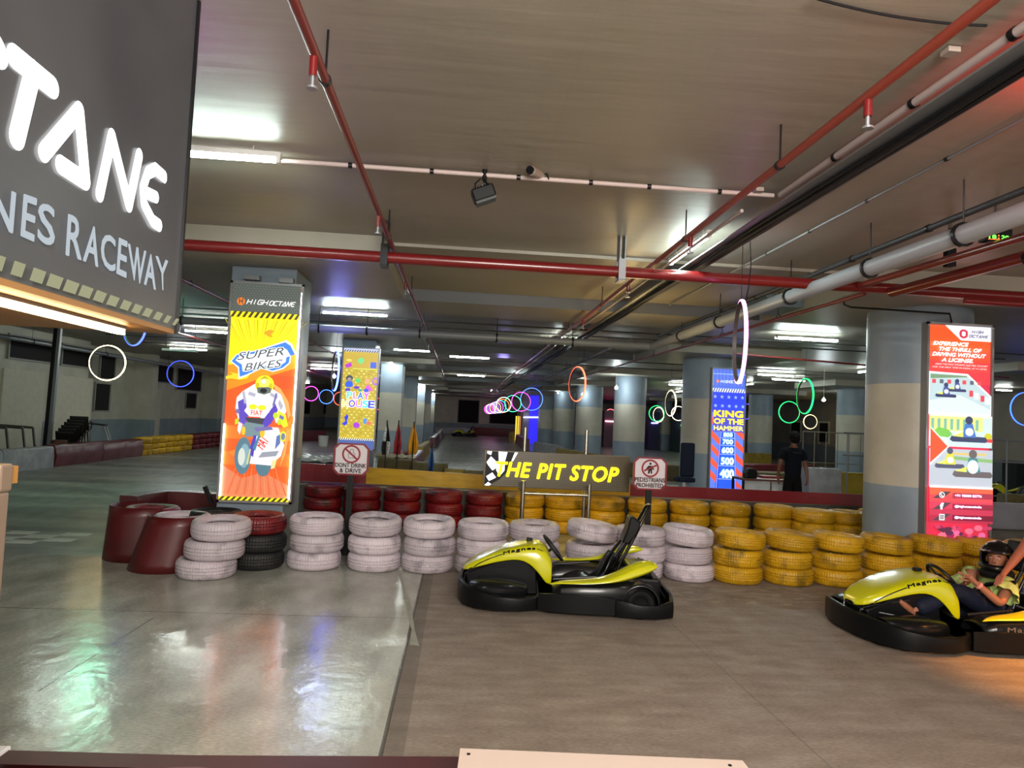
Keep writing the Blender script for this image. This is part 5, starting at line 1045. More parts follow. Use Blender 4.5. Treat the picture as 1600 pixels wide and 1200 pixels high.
    # wheels
    for (x, y, r_, w_) in ((.58, .47, .125, .12), (.58, -.47, .125, .12), (-.68, .50, .135, .17), (-.68, -.50, .135, .17)):
        M_ = Matrix.Translation((x, y, r_)) @ Matrix.Rotation(PI/2, 4, 'X')
        b = MB(); b.lathe([(.065, -w_/2+.01), (.08, -w_/2), (r_-.02, -w_/2), (r_, -w_/2+.025), (r_, w_/2-.025), (r_-.02, w_/2), (.08, w_/2), (.065, w_/2-.01)], 28, M=M_); o_ = b.build('wheel', KT, e)
        b = MB(); b.lathe([(.0, -w_*.32), (.035, -w_*.34), (.062, -w_*.40), (.066, -w_*.44), (.066, w_*.44), (.062, w_*.40), (.035, w_*.34), (0, w_*.32)], 20, M=M_); b.build('rim', mat('kart_rim', '#2a2a2c', .35, .6), o_)
    # seat shell
    rows = []
    for x, z, hw, lip in ((.00, .16, .15, .03), (-.10, .12, .18, .09), (-.24, .11, .19, .13), (-.36, .15, .19, .12), (-.44, .25, .19, .08), (-.49, .36, .18, .06), (-.54, .47, .15, .05)):
        rows.append([(x+.06*(a*a)*(1 if x < -.3 else 0), hw*a, z+lip*(a*a if x > -.3 else .25*a*a)) for a in (-1.15, -1, -.8, -.4, 0, .4, .8, 1, 1.15)])
    b = MB(); b.grid(rows); b.build('seat', mat('seat_black', '#101012', .25, coat=.4), e, solid=.02, sub=1)
    # tall back support: two bars with head pad and a raked top hoop
    b = MB()
    for s_ in (-1, 1): b.tube([(-.36, s_*.13, .20), (-.46, s_*.12, .42), (-.60, s_*.10, .62), (-.645, s_*.085, .78), (-.66, s_*.07, .84)], .016, 10); b.tube([(-.50, s_*.11, .27), (-.56, s_*.10, .42), (-.68, s_*.10, .66), (-.80, s_*.08, .92), (-.82, s_*.05, .955)], .016, 10)
    b.tube([(-.82, -.05, .955), (-.825, 0, .965), (-.82, .05, .955)], .016, 10); b.tube([(-.64, -.09, .74), (-.64, .09, .74)], .014, 8); b.build('back_support', mat('roll_black', '#0e0e10', .25, .3, coat=.3), e)
    b = MB(); b.prism([(-.56, .60), (-.605, .72), (-.63, .845), (-.66, .85), (-.74, .80), (-.70, .68), (-.62, .58)], -.12, .12); o_ = b.build('head_rest', BLACK, e, bevel=.02)
    b = MB(); b.box(-.632, -.626, -.12, .12, .78, .85); b.build('head_rest_piping', KY, e, smooth=False) if False else None
    b = MB(); b.box(-.92, -.52, -.26, .26, .10, .30); b.box(-.84, -.62, -.22, .22, .30, .40); b.build('motor_cover', KB, e, smooth=False, bevel=.025)
    b = MB(); b.bar((-.78, 0, .40), (-.97, 0, .12), .5, .012); b.build('rear_panel', BLACK, e, smooth=False)
    # steering
    c_ = Vector((.095, 0, .50)); ax = Vector((.62, 0, -.52)).normalized(); q = ax.to_track_quat('Z', 'Y').to_matrix().to_4x4(); q.translation = c_; k = 32
    b = MB(); b.tube([q @ Vector((.145*math.cos(2*PI*i/k), .145*math.sin(2*PI*i/k), 0)) for i in range(k)], .014, 8, closed=True)
    for a in (0, 2.1, 4.2): b.tube([q @ Vector((0, 0, .01)), q @ Vector((.14*math.cos(a), .14*math.sin(a), 0))], .011, 6)
    b.build('steering_wheel', BLK2, e); b = MB(); b.tube([c_, c_+ax*.30], .014, 8); b.tube([c_-ax*.004, c_+ax*.02], .045, 16); b.build('steering_column', BLK2, e)
    for s_ in (-1, 1): b = MB(); b.tube([(-.30, s_*.34, .31), (.10, s_*.34, .27)], .012, 8); b.build('side_rail', mat('kart_tube', '#3c3c40', .3, .7), e)
    return e
K1 = kart('parked yellow and black go-kart with nobody in it before the white tyres', (1.07, 6.97, 0), PI-math.radians(5))
K2 = kart('yellow and black go-kart with a helmeted driver at the right', (4.47, 6.14, 0), PI+math.radians(1))
a = at_y(990, 830, 7.25); b = MB(); b.tube([(0, 0, 0), (-.03, .01, .22)], .0025, 5); b.build('antenna', KY, K1, loc=(.66, -.10, .80)) if False else None
K3 = kart('distant yellow and black kart on the far track before the back wall', (at_z(728, 681).x, at_z(728, 681).y*.8, 0), math.radians(195))
K3.location = (.40, 60, 0)
K4 = kart('distant yellow kart behind the railing at the right edge', (at_y(1572, 750, 19).x, 19, 0), math.radians(170))
# ------------------------------------------------------------------ people
def skin(name, J, E, R, mm, parent=None, root=None, sub=2, loc=None):
    names = list(J); me = bpy.data.meshes.new(name); me.from_pydata([J[n_] for n_ in names], [(names.index(a), names.index(b_)) for a, b_ in E], [])
    o = bpy.data.objects.new('tmp', me); C.objects.link(o); md = o.modifiers.new('s', 'SKIN'); md.use_smooth_shade = True; md.branch_smoothing = .6
    lay = me.skin_vertices[0] if len(me.skin_vertices) else None
    for i, n_ in enumerate(names):
        r_ = R[n_]; lay.data[i].radius = (r_, r_) if isinstance(r_, (int, float)) else r_; lay.data[i].use_root = (n_ == (root or names[0]))
    md2 = o.modifiers.new('u', 'SUBSURF'); md2.levels = sub; md2.render_levels = sub
    bpy.context.view_layer.update(); m2 = bpy.data.meshes.new_from_object(o.evaluated_get(bpy.context.evaluated_depsgraph_get())); bpy.data.objects.remove(o)
    m2.materials.clear(); m2.materials.append(mm)
    for p in m2.polygons: p.use_smooth = True; p.material_index = 0
    q = bpy.data.objects.new(name, m2); C.objects.link(q)
    if parent: q.parent = parent
    if loc: q.location = loc
    return q
SK = mat('skin_tan', '#9a6248', .5, bump=.05, bscale=40); SK2 = mat('skin_dark', '#6e4634', .5); HAIR = mat('black_hair', '#060505', .85, bump=.4, bscale=60)
def V(*a): return Vector(a)
def chain(J, E, R, pre, pts, rad, start=None):
    prev = start
    for i, (p, r_) in enumerate(zip(pts, rad)):
        n_ = '%s%d' % (pre, i); J[n_] = p; R[n_] = r_
        if prev: E.append((prev, n_))
        prev = n_
    return prev
def fingers(J, E, R, hand, dirv, side, up, curls, L_=.075, w_=.018, r_=.0078):
    """hand: name of palm joint; fans four fingers and a thumb out of it"""
    base = Vector(J[hand]); d = dirv.normalized(); s_ = side.normalized(); u = up.normalized()
    for i in range(4):
        off = (i-1.5)*w_; ln = L_*(.86, 1, .95, .75)[i]; c_ = curls[i]; root = base+d*.035+s_*off
        n0 = hand+'f%d_0' % i; J[n0] = root; R[n0] = r_*1.15; E.append((hand, n0)); a = 0; p = root
        for k, fr in enumerate((.45, .32, .25)):
            a += c_*(.9 if k == 0 else 1.1); p = p+(d*math.cos(a)+u*math.sin(a))*ln*fr+s_*off*.06; nn = hand+'f%d_%d' % (i, k+1); J[nn] = p; R[nn] = r_*(1, .92, .75)[k]; E.append((hand+'f%d_%d' % (i, k), nn))
    t0 = base-s_*.030-d*.005; J[hand+'t0'] = t0; R[hand+'t0'] = r_*1.4; E.append((hand, hand+'t0'))
    t1 = t0-s_*.018+d*.028+u*.010; J[hand+'t1'] = t1; R[hand+'t1'] = r_*1.15; E.append((hand+'t0', hand+'t1')); t2 = t1-s_*.004+d*.028+u*.008; J[hand+'t2'] = t2; R[hand+'t2'] = r_*.85; E.append((hand+'t1', hand+'t2'))
def mix3(a, b_, t): return Vector(a)*(1-t)+Vector(b_)*t

# driver, seated in the right-hand kart; world coordinates, root at the seat
yc = 6.14
hip = V(4.80, yc, .26); D = thing('person', 'kart driver in black open face helmet, pale green ruffle top and dark jeans', 'person', (hip.x, hip.y, 0))
def dl(v): return Vector(v)-D.location
Yn = yc-.0
head = at_y(1558, 873, yc-.04); neck = V(head.x+.05, yc-.02, head.z-.17); chest = mix3(hip, neck, .62)
shN = at_y(1578, 912, yc-.20); shF = V(shN.x-.10, yc+.16, shN.z-.0)
elN = at_y(1563, 944, yc-.30); haN = at_y(1522, 908, yc-.26)
elF = V(shF.x-.10, yc+.24, shF.z-.22); haF = V(haN.x+.02, yc-.12, haN.z-.05)
J = {}; E = []; R = {}
J['pel'] = dl(hip); R['pel'] = (.12, .11)
J['bel'] = dl(mix3(hip, neck, .3)); R['bel'] = (.115, .10); J['che'] = dl(chest); R['che'] = (.12, .115); J['upc'] = dl(mix3(hip, neck, .84)); R['upc'] = (.095, .08); J['nek'] = dl(neck); R['nek'] = .05; J['hed'] = dl(head+V(0, 0, -.04)); R['hed'] = .075; J['top'] = dl(head+V(-.01, 0, .06)); R['top'] = .07
E += [('pel', 'bel'), ('bel', 'che'), ('che', 'upc'), ('upc', 'nek'), ('nek', 'hed'), ('hed', 'top')]
def arm(pre, sh, el, ha, curls, side, up):
    chain(J, E, R, pre, [dl(sh), dl(mix3(sh, el, .5)), dl(el), dl(mix3(el, ha, .4)), dl(mix3(el, ha, .8))], [.052, .045, .039, .036, .026], 'upc')
    J[pre+'h'] = dl(ha+(ha-el).normalized()*.03); R[pre+'h'] = (.034, .017); E.append((pre+'4', pre+'h')); fingers(J, E, R, pre+'h', (ha-el), side, up, curls)
arm('an', shN, elN, haN, (.1, .15, .95, 1.0), V(.5, -.6, .55), V(-.6, .2, -.5))
arm('af', shF, elF, haF, (.8, .8, .8, .8), V(0, 1, .2), V(-.3, 0, .9))
knN = at_y(1492, 922, yc-.17); anN = at_y(1424, 955, yc-.20); toN = at_y(1405, 938, yc-.22)
knF = V(knN.x-.06, yc+.16, knN.z+.01); anF = V(anN.x-.08, yc+.15, anN.z-.02); toF = anF+V(-.10, 0, .09)
for pre, kn, an, to in (('ln', knN, anN, toN), ('lf', knF, anF, toF)):
    hp = hip+V(-.03, -.10 if pre == 'ln' else .10, 0)
    chain(J, E, R, pre, [dl(hp), dl(mix3(hp, kn, .5)), dl(kn), dl(mix3(kn, an, .4)), dl(an), dl(an+V(.035, 0, -.02)), dl(mix3(an, to, .6)), dl(to)], [.085, .078, .058, .052, .034, .030, .030, .018], 'pel')
skin('body', J, E, R, SK, D, root='pel')
def cloth(name, pts, rad, mm, parent=D, lb=None, cap=True):
    JJ, EE, RR = {}, [], {}; chain(JJ, EE, RR, 'c', [dl(p) for p in pts], rad); o = skin(name, JJ, EE, RR, mm, parent); return lab(o, lb) if lb else o
JE = mat('dark_jeans', '#151a2c', .7, bump=.3, bscale=30); GT = mat('pale_green_cloth', '#a9ba6e', .7, bump=.4, bscale=18, var=.12, vscale=12)
JJ, EE, RR = {}, [], {}; JJ['p'] = dl(hip); RR['p'] = (.15, .13)
for pre, kn, an in (('a', knN, anN), ('b', knF, anF)):
    hp = hip+V(-.03, -.10 if pre == 'a' else .10, 0); chain(JJ, EE, RR, pre, [dl(hp), dl(mix3(hp, kn, .5)), dl(kn), dl(mix3(kn, an, .5)), dl(mix3(kn, an, .93))], [.103, .096, .078, .080, .082], 'p')
skin('jeans', JJ, EE, RR, JE, D, root='p')
JJ, EE, RR = {}, [], {}; chain(JJ, EE, RR, 't', [dl(mix3(hip, neck, q)) for q in (.10, .32, .6, .84)], [(.145, .125), (.140, .12), (.145, .135), (.115, .095)]); 
for pre, s_, el in (('x', shN, elN), ('y', shF, elF)): chain(JJ, EE, RR, pre, [dl(s_), dl(mix3(s_, el, .42))], [.078, .088], 't3')
skin('ruffle_top', JJ, EE, RR, GT, D, root='t1')
# ruffles on sleeve and neckline
def ruffle(cen, ax, r0_, r1_, ln, name, mm, n_=40, amp=.012):
    q = Vector(ax).normalized().to_track_quat('Z', 'Y').to_matrix().to_4x4(); q.translation = dl(cen); rows = []
    for j in range(6):
        t = j/5; rows.append([q @ Vector(((r0_+(r1_-r0_)*t+amp*t*math.sin(i*2*PI*8/n_))*math.cos(2*PI*i/n_), (r0_+(r1_-r0_)*t+amp*t*math.sin(i*2*PI*8/n_))*math.sin(2*PI*i/n_), ln*t)) for i in range(n_)])
    b = MB(); b.grid(rows, wrap=True); b.build(name, mm, D, solid=.004)
ruffle(mix3(shN, elN, .15), elN-shN, .075, .105, .11, 'sleeve_ruffle', GT); ruffle(mix3(shF, elF, .15), elF-shF, .07, .10, .10, 'sleeve_ruffle', GT); ruffle(neck+V(-.0, 0, -.05), V(-.25, -.3, -1), .055, .12, .09, 'neck_ruffle', GT, amp=.014)
b = MB(); b.tube([dl(shN+V(-.02, -.085, .03)), dl(chest+V(-.13, -.07, .05)), dl(mix3(hip, neck, .3)+V(-.15, .04, 0)), dl(hip+V(-.13, .1, .04))], .018, 8); b.build('harness_strap', BLACK, D)
w0 = mix3(elN, haN, .82); ax = (haN-elN).normalized(); b = MB(); b.tube([dl(w0-ax*.012), dl(w0+ax*.012)], .033, 18); b.build('wristband', mat('pink_band', '#d88a80', .4), D)
# face with helmet: face looks towards the camera
fd = (V(0, 0, head.z+.05)-head); fd.z = 0; fd.normalize(); fd = (fd+V(-.35, 0, 0)).normalized(); sd = V(0, 0, 1).cross(fd).normalized(); up = V(0, 0, 1)
FM = Matrix((sd, fd, up)).transposed().to_4x4(); FM.translation = dl(head)
def face(M_, s_, mm, parent, eyes=True):
    b = MB(); rows = []; n_ = 28
    prof = [(-.115, .018), (-.105, .045), (-.085, .060), (-.06, .068), (-.03, .075), (0, .079), (.03, .080), (.06, .074), (.085, .058), (.10, .035), (.107, .008)]
    for z, r_ in prof: rows.append([M_ @ Vector((r_*math.cos(2*PI*i/n_)*.92*s_, (r_*1.12*math.sin(2*PI*i/n_)+(.012 if -.1 < z < -.03 and math.sin(2*PI*i/n_) > .6 else 0))*s_, z*s_)) for i in range(n_)])
    b.grid(rows, wrap=True); f_ = len(b.v); b.f += [tuple(range(n_)), tuple(range(f_-n_, f_))]; b.mi += [0, 0]
    q = M_.to_3x3(); c0 = M_.translation
    def at(x, y, z): return M_ @ Vector((x*s_, y*s_, z*s_))
    b.tube([at(0, .083, .022), at(0, .097, -.005), at(0, .106, -.024)], [.006*s_, .009*s_, .012*s_], 8); b.ball(at(-.012, .094, -.026), .007*s_, n=8); b.ball(at(.012, .094, -.026), .007*s_, n=8)
    for x in (-.075, .075): b.ball(at(x, .0, -.01), .012*s_, .02*s_, .03*s_, 10)
    hd = b.build('head', mm, parent)
    for x in (-.03, .03):
        b = MB(); b.ball(at(x, .079, .012), .0115*s_, .008*s_, .0058*s_, 10); ey = b.build('eye', mat('eye_white', '#d8d0c8', .3), hd); b = MB(); b.ball(at(x, .0855, .012), .0055*s_, .003*s_, .0055*s_, 8); b.build('iris', BLACK, ey)
        b = MB(); b.tube([at(x-.017, .083, .030), at(x, .089, .034), at(x+.017, .083, .029)], .0035*s_, 6); b.build('eyebrow', HAIR, hd)
    b = MB(); b.tube([at(-.022, .084, -.052), at(-.008, .094, -.049), at(.008, .094, -.049), at(.022, .084, -.052)], .0048*s_, 6); b.tube([at(-.018, .086, -.058), at(0, .093, -.061), at(.018, .086, -.058)], .0050*s_, 6); b.build('mouth', mat('lips', '#8e4a44', .4), hd)
    return hd
face(FM, 1.0, SK, D)
b = MB(); n_ = 48; k_ = 30; vs = []; fs = []
for i in range(k_+1):
    th = PI*i/k_
    for j in range(n_):
        a = 2*PI*j/n_; vs.append(FM @ (Vector((.128*math.sin(th)*math.cos(a), .142*math.sin(th)*math.sin(a)-.004, .142*math.cos(th)+.012))))
for i in range(k_):
    for j in range(n_):
        th = PI*(i+.5)/k_; a = 2*PI*(j+.5)/n_; z = math.cos(th); fr = math.sin(a)
        if -.40 < z < .30 and fr > .50-.0*z: continue
        if z < -.78: continue
        fs.append((i*n_+j, (i+1)*n_+j, (i+1)*n_+(j+1) % n_, i*n_+(j+1) % n_))
b.add(vs, fs); hl = b.build('helmet', mat('gloss_black_helmet', '#0b0b0c', .12, coat=1), D, solid=.016)
b = MB(); b.tube([FM @ Vector((.118*math.cos(a), .150*math.sin(a)-.004, -.055-.012*math.sin(a))) for a in [math.radians(25+130*i/12) for i in range(13)]], .026, 10); b.build('chin_guard', mat('chin_black', '#0d0d0e', .3, coat=.3), hl)
b = MB(); b.tube([FM @ Vector((.124*math.cos(a), .150*math.sin(a)-.004, .060+.012*math.sin(a))) for a in [math.radians(25+130*i/12) for i in range(13)]], .010, 8); b.build('visor_rim', mat('visor_rim', '#1d1d20', .15, coat=1), hl)
b = MB(); b.lathe([(.12, -.16), (.125, -.12), (.10, -.09)], 24, M=FM); b.build('helmet_collar', mat('dark_padding', '#101010', .8), hl, solid=.02)

# helper whose arm reaches into the frame from the right
hx = 6.1; P2 = thing('person', 'bending helper reaching an arm to the driver from the right edge', 'person', (hx, 6.75, 0)); D2 = D; D = P2
sh = V(5.46, 6.20, 1.16); ha = neck+V(.10, -.03, .02); ha = at_y(1568, 897, yc-.30); el = at_y(1602, 853, yc-.22); J = {}; E = []; R = {}
hip2 = V(6.27, 6.78, .88); nk = V(5.87, 6.62, 1.26); J['pel'] = dl(hip2); R['pel'] = .14; J['bel'] = dl(mix3(hip2, nk, .4)); R['bel'] = (.14, .12); J['che'] = dl(mix3(hip2, nk, .8)); R['che'] = (.16, .12); J['nek'] = dl(nk); R['nek'] = .055; J['hed'] = dl(nk+V(-.10, -.02, .16)); R['hed'] = .09
E += [('pel', 'bel'), ('bel', 'che'), ('che', 'nek'), ('nek', 'hed')]
chain(J, E, R, 'a', [dl(sh), dl(mix3(sh, el, .5)), dl(el), dl(mix3(el, ha, .5)), dl(mix3(el, ha, .85))], [.062, .052, .045, .040, .029], 'che')
J['ah'] = dl(ha); R['ah'] = (.036, .02); E.append(('a4', 'ah')); fingers(J, E, R, 'ah', ha-el, V(0, -1, .2), V(-.3, 0, -1), (.3, .3, .35, .4))
chain(J, E, R, 'b', [dl(V(5.97, 6.95, 1.12)), dl(V(6.10, 7.1, .9)), dl(V(6.05, 7.0, .68))], [.058, .045, .038], 'che')
for s_, pre in ((-.12, 'l'), (.12, 'm')): chain(J, E, R, pre, [dl(hip2+V(0, s_, -.06)), dl(V(6.17, 6.78+s_, .48)), dl(V(6.30, 6.78+s_*1.1, .10)), dl(V(6.17, 6.78+s_*1.1, .045))], [.09, .065, .042, .035], 'pel')
skin('body', J, E, R, mat('skin_orange_lit', '#a05a42', .5), D, root='pel')
J = {}; E = []; R = {}; chain(J, E, R, 't', [dl(hip2), dl(mix3(hip2, nk, .4)), dl(mix3(hip2, nk, .88))], [.165, (.16, .15), (.17, .14)]); chain(J, E, R, 's', [dl(sh), dl(mix3(sh, el, .45))], [.075, .07], 't2'); chain(J, E, R, 'r', [dl(V(5.97, 6.95, 1.12)), dl(V(6.05, 7.05, .98))], [.07, .065], 't2')
skin('shirt', J, E, R, mat('black_shirt', '#121216', .8), D)
J = {}; E = []; R = {}; J['p'] = dl(hip2+V(0, 0, -.03)); R['p'] = .165
for s_, pre in ((-.12, 'l'), (.12, 'm')): chain(J, E, R, pre, [dl(hip2+V(0, s_, -.08)), dl(V(6.17, 6.78+s_, .48)), dl(V(6.29, 6.78+s_*1.1, .12))], [.11, .085, .065], 'p')
skin('trousers', J, E, R, mat('black_trousers', '#07080b', .9), D, root='p')

# standing man seen from behind
YM = 12.9; c0 = at_y(1239, 720, YM); P3 = thing('person', 'man in dark navy t-shirt standing with his back turned behind the red board', 'person', (c0.x, YM, 0)); D = P3; X0 = c0.x
hz = at_y(1241, 684, YM).z; hc = V(X0+.02, YM, hz); J = {}; E = []; R = {}
J['pel'] = dl(V(X0, YM, .92)); R['pel'] = (.145, .11); J['bel'] = dl(V(X0, YM, 1.08)); R['bel'] = (.135, .10); J['che'] = dl(V(X0, YM+.0, 1.26)); R['che'] = (.16, .11); J['shc'] = dl(V(X0, YM+.01, 1.40)); R['shc'] = (.12, .08); J['nek'] = dl(V(X0+.01, YM, 1.48)); R['nek'] = .052; J['hed'] = dl(V(X0+.02, YM, hz)); R['hed'] = .078
E += [('pel', 'bel'), ('bel', 'che'), ('che', 'shc'), ('shc', 'nek'), ('nek', 'hed')]
for s_, pre in ((-1, 'a'), (1, 'b')):
    sh = V(X0+s_*.18, YM, 1.385); el = V(X0+s_*.245, YM+.01, 1.12); ha = V(X0+s_*(.235 if s_ < 0 else .27), YM+.03-.06*s_, .90)
    chain(J, E, R, pre, [dl(sh), dl(mix3(sh, el, .5)), dl(el), dl(mix3(el, ha, .5)), dl(ha)], [.056, .048, .040, .035, .026], 'shc'); J[pre+'h'] = dl(ha+V(0, .0, -.06)); R[pre+'h'] = (.018, .036); E.append((pre+'4', pre+'h'))
    fingers(J, E, R, pre+'h', V(0, .05, -1), V(0, 1, 0), V(-s_, .1, 0), (.25, .3, .35, .4))
    chain(J, E, R, pre+'l', [dl(V(X0+s_*.09, YM, .88)), dl(V(X0+s_*.10, YM, .50)), dl(V(X0+s_*.10, YM-.01, .10)), dl(V(X0+s_*.11, YM+.13, .035))], [.085, .06, .042, .035], 'pel')
skin('body', J, E, R, SK2, D, root='pel')
HM = Matrix.Rotation(math.radians(-35), 4, 'Z'); HM.translation = dl(hc); face(HM, 1.0, SK2, D)
b = MB(); b.ball(dl(hc+V(-.01, -.012, .028)), .098, .108, .108, 20); b.ball(dl(hc+V(-.005, -.025, -.015)), .094, .092, .098, 16); b.build('hair', HAIR, D)
J = {}; E = []; R = {}; chain(J, E, R, 't', [dl(V(X0, YM, .84)), dl(V(X0, YM, 1.05)), dl(V(X0, YM, 1.26)), dl(V(X0, YM+.01, 1.39)), dl(V(X0, YM+.005, 1.462))], [(.17, .13), (.165, .13), (.185, .13), (.165, .105), (.082, .075)])
for s_, pre in ((-1, 'a'), (1, 'b')): chain(J, E, R, pre, [dl(V(X0+s_*.175, YM, 1.385)), dl(V(X0+s_*.225, YM, 1.20))], [.084, .074], 't3')
skin('t_shirt', J, E, R, mat('navy_shirt', '#060b18', .9), D, root='t0')
J = {}; E = []; R = {}; J['q'] = dl(V(X0, YM, 1.02)); R['q'] = (.155, .12); J['p'] = dl(V(X0, YM, .88)); R['p'] = (.16, .125); E.append(('q', 'p'))
for s_, pre in ((-1, 'a'), (1, 'b')): chain(J, E, R, pre, [dl(V(X0+s_*.09, YM, .82)), dl(V(X0+s_*.10, YM, .50)), dl(V(X0+s_*.10, YM, .09))], [.105, .085, .07], 'p')
skin('trousers', J, E, R, mat('black_trousers', '#07080b', .9), D, root='p')
A = Art(.16, .02, paint); A.text('MARSHAL' if False else 'RACEWAY', 0, 0, 1, 1, '#c9ced6', .04); o = A.build('shirt_lettering', D, (.01, -.152, 1.34)); o.rotation_euler = (0, math.radians(6), 0)
for s_ in (-1, 1):
    b = MB(); b.prism([(-.05, 0), (.05, 0), (.05, .05), (.03, .09), (-.05, .09)], 0, .1, M=None); b.box(s_*.11-.045, s_*.11+.045, -.09, .18, 0, .06) if False else None
    b = MB(); b.box(s_*.11-.045, s_*.11+.045, -.09, .18, 0, .07); b.build('shoe', BLACK, D, bevel=.02)

# ------------------------------------------------------------------ things hung on the ceiling conduit
p = at_z(756, 305, 3.2); y = 5.18; p = at_y(756, 305, y)
e = thing('spotlight', 'black spotlight hanging from the pink conduit', 'lamp', p)
M_ = Matrix.Rotation(math.radians(20), 4, 'Y') @ Matrix.Rotation(math.radians(0), 4, 'X'); M2 = Matrix.Rotation(math.radians(-22), 4, 'Y')
b = MB(); b.box(-.085, .085, -.06, .06, -.04, .055, None, M2); b.build('lamp_housing', BLACK, e, smooth=False, bevel=.012)
b = MB(); b.box(-.075, .075, -.05, .05, -.058, -.04, None, M2); b.build('lens', mat('grey_lens', '#4a4a4a', .15), e, smooth=False)
b = MB()
for k in range(5): b.box(-.06+k*.028, -.052+k*.028, -.055, .055, .055, .07, None, M2)
b.build('cooling_fin', BLK2, e, smooth=False)
b = MB(); b.tube([(0, .08, ZC-p.z-.06), (.0, .03, .12), (.03, 0, .05)], .014, 8); b.tube([(-.06, .0, .03), (-.07, .03, .09), (-.03, .06, .14)], .006, 6); b.tube([(0, .08, ZC-p.z-.08), (0, .08, ZC-p.z)], .02, 10); b.build('bracket', BLACK, e)
p = at_y(838, 270, 5.2); e = thing('security_camera', 'small bullet security camera on the pink conduit', 'camera', p)
b = MB(); b.tube([(-.05, -.10, -.02), (.04, .08, .01)], .034, 18); b.build('camera_body', mat('camera_tan', '#9a8878', .4), e); b = MB(); b.tube([(-.052, -.104, -.021), (-.06, -.118, -.024)], .030, 18); b.build('lens', BLACK, e)
b = MB(); b.tube([(.02, .04, .02), (.0, .04, ZC-p.z-.02)], .012, 8); b.lathe([(0, ZC-p.z), (.045, ZC-p.z), (.045, ZC-p.z-.03), (0, ZC-p.z-.035)], 18, M=Matrix.Translation((0, .04, 0))); b.build('camera_mount', mat('camera_tan', '#9a8878', .4), e)
b = MB(); b.tube([(.04, .06, .02), (.09, .05, .01), (.10, .04, -.03), (.06, .03, .05), (.02, .04, .1)], .005, 6); b.build('camera_lead', GREYC, e)
p = at_y(1555, 370, 5.1); e = thing('display_box', 'small black led display box with red and green digits by the right ceiling pipes', 'display', p)
b = MB(); b.box(-.11, .11, -.04, .04, -.045, .055); b.build('display_case', BLACK, e, smooth=False, bevel=.005)
A = Art(.18, .045, lambda c: glow('digit'+c, c, 2.0)); A.text('18', .05, .2, .32, .6, '#52e03a', .05); A.text('20', .60, .2, .32, .6, '#52e03a', .05); A.text(':', .44, .2, .06, .6, '#f0582a', .05); A.rect(.0, .0, 1, .08, '#f0582a'); A.build('led_digits', e, (0, -.041, -.035))
b = MB(); b.tube([(0, 0, .055), (0, 0, ZC-p.z)], .008, 6); b.build('hanger', BLK2, e)
p = at_y(1484, 403, 5.9); b = MB(); b.box(-.04, .04, -.03, .03, -.08, .08); b.box(-.012, .012, -.012, .012, .08, ZC-p.z); tag(b.build('junction_box', BLACK, smooth=False, loc=p), 'black junction box between the two red pipes at the right', 'box')
p = at_y(1420, 60, 2.9); p = at_z(1485, 85, 3.57); b = MB(); b.box(-.03, .03, -.03, .03, 0, .025); tag(b.build('junction_box', mat('pale_box', '#a5958c', .5), smooth=False, loc=p), 'pale junction box beside the thick conduit at the upper right', 'box')
p = at_z(1185, 300, 3.56); b = MB(); b.box(-.03, .03, -.03, .03, 0, .03); tag(b.build('junction_box', mat('pale_box', '#a5958c', .5), smooth=False, loc=p), 'pale junction box where the pink conduit meets the cable tray', 'box')
p = at_y(1162, 470, 6.45); b = MB(); b.tube([(.03, 0, ZC-p.z), (.04, 0, .6), (.06, 0, .35), (.045, 0, .15), (.02, 0, 0)], .005, 6); tag(b.build('ring_power_lead', GREYC, loc=p), 'black power lead hanging to the tall pink neon oval', 'cable')
# ------------------------------------------------------------------ left side furniture
def chair_stack(px, py, Y, n_, rz, lab0):
    p = at_y(px, py, Y)
    for i in range(n_):
        e = thing('plastic_chair', '%s dark chair of the stack by the left wall' % ['lowest', 'second', 'third', 'fourth', 'fifth', 'top'][i], 'chair', (p.x+.07*i, Y, .085*i), rz, 'stacked dark chairs')
        mm = mat('chair_dark', '#23211f', .45); b = MB(); b.box(-.22, .22, -.22, .22, .42, .45); b.build('seat', mm, e, smooth=False, bevel=.012)
        rows = [[(-.22+.44*s_/6, .22+.02*t*3, .45+.09*t) for s_ in range(7)] for t in range(5)]; b = MB(); b.grid(rows); b.build('backrest', mm, e, solid=.02)
        for sx_ in (-1, 1):
            for sy_ in (-1, 1): b = MB(); b.tube([(sx_*.20, sy_*.20, .43), (sx_*.24, sy_*.24, 0)], .014, 8); b.build('leg', mat('chair_leg', '#8a8a88', .35, .6) if sx_ < 0 and sy_ < 0 else mm, e)
            b = MB(); b.tube([(sx_*.23, .22, .68), (sx_*.25, 0, .66), (sx_*.24, -.2, .60), (sx_*.22, -.22, .44)], .016, 8); b.build('armrest', mm, e)
chair_stack(104, 690, 20.7, 6, math.radians(200), '')
p = at_y(150, 690, 22.4); e = thing('folding_table', 'tipped dark folding table frame beside the chair stack', 'table', (p.x, 22.4, 0), math.radians(15))
b = MB(); b.bar((-.35, 0, 1.0), (.25, 0, .95), .5, .03); b.build('table_top', mat('chair_dark', '#23211f', .45), e, smooth=False)
for a, c_ in (((-.3, -.2, 1.0), (-.55, -.2, 0)), ((.2, -.2, .96), (.55, -.2, 0)), ((-.3, .2, 1.0), (-.5, .2, 0)), ((.2, .2, .96), (.5, .2, 0))): b = MB(); b.tube([a, c_], .02, 8); b.build('leg', mat('chair_leg', '#8a8a88', .35, .6), e)
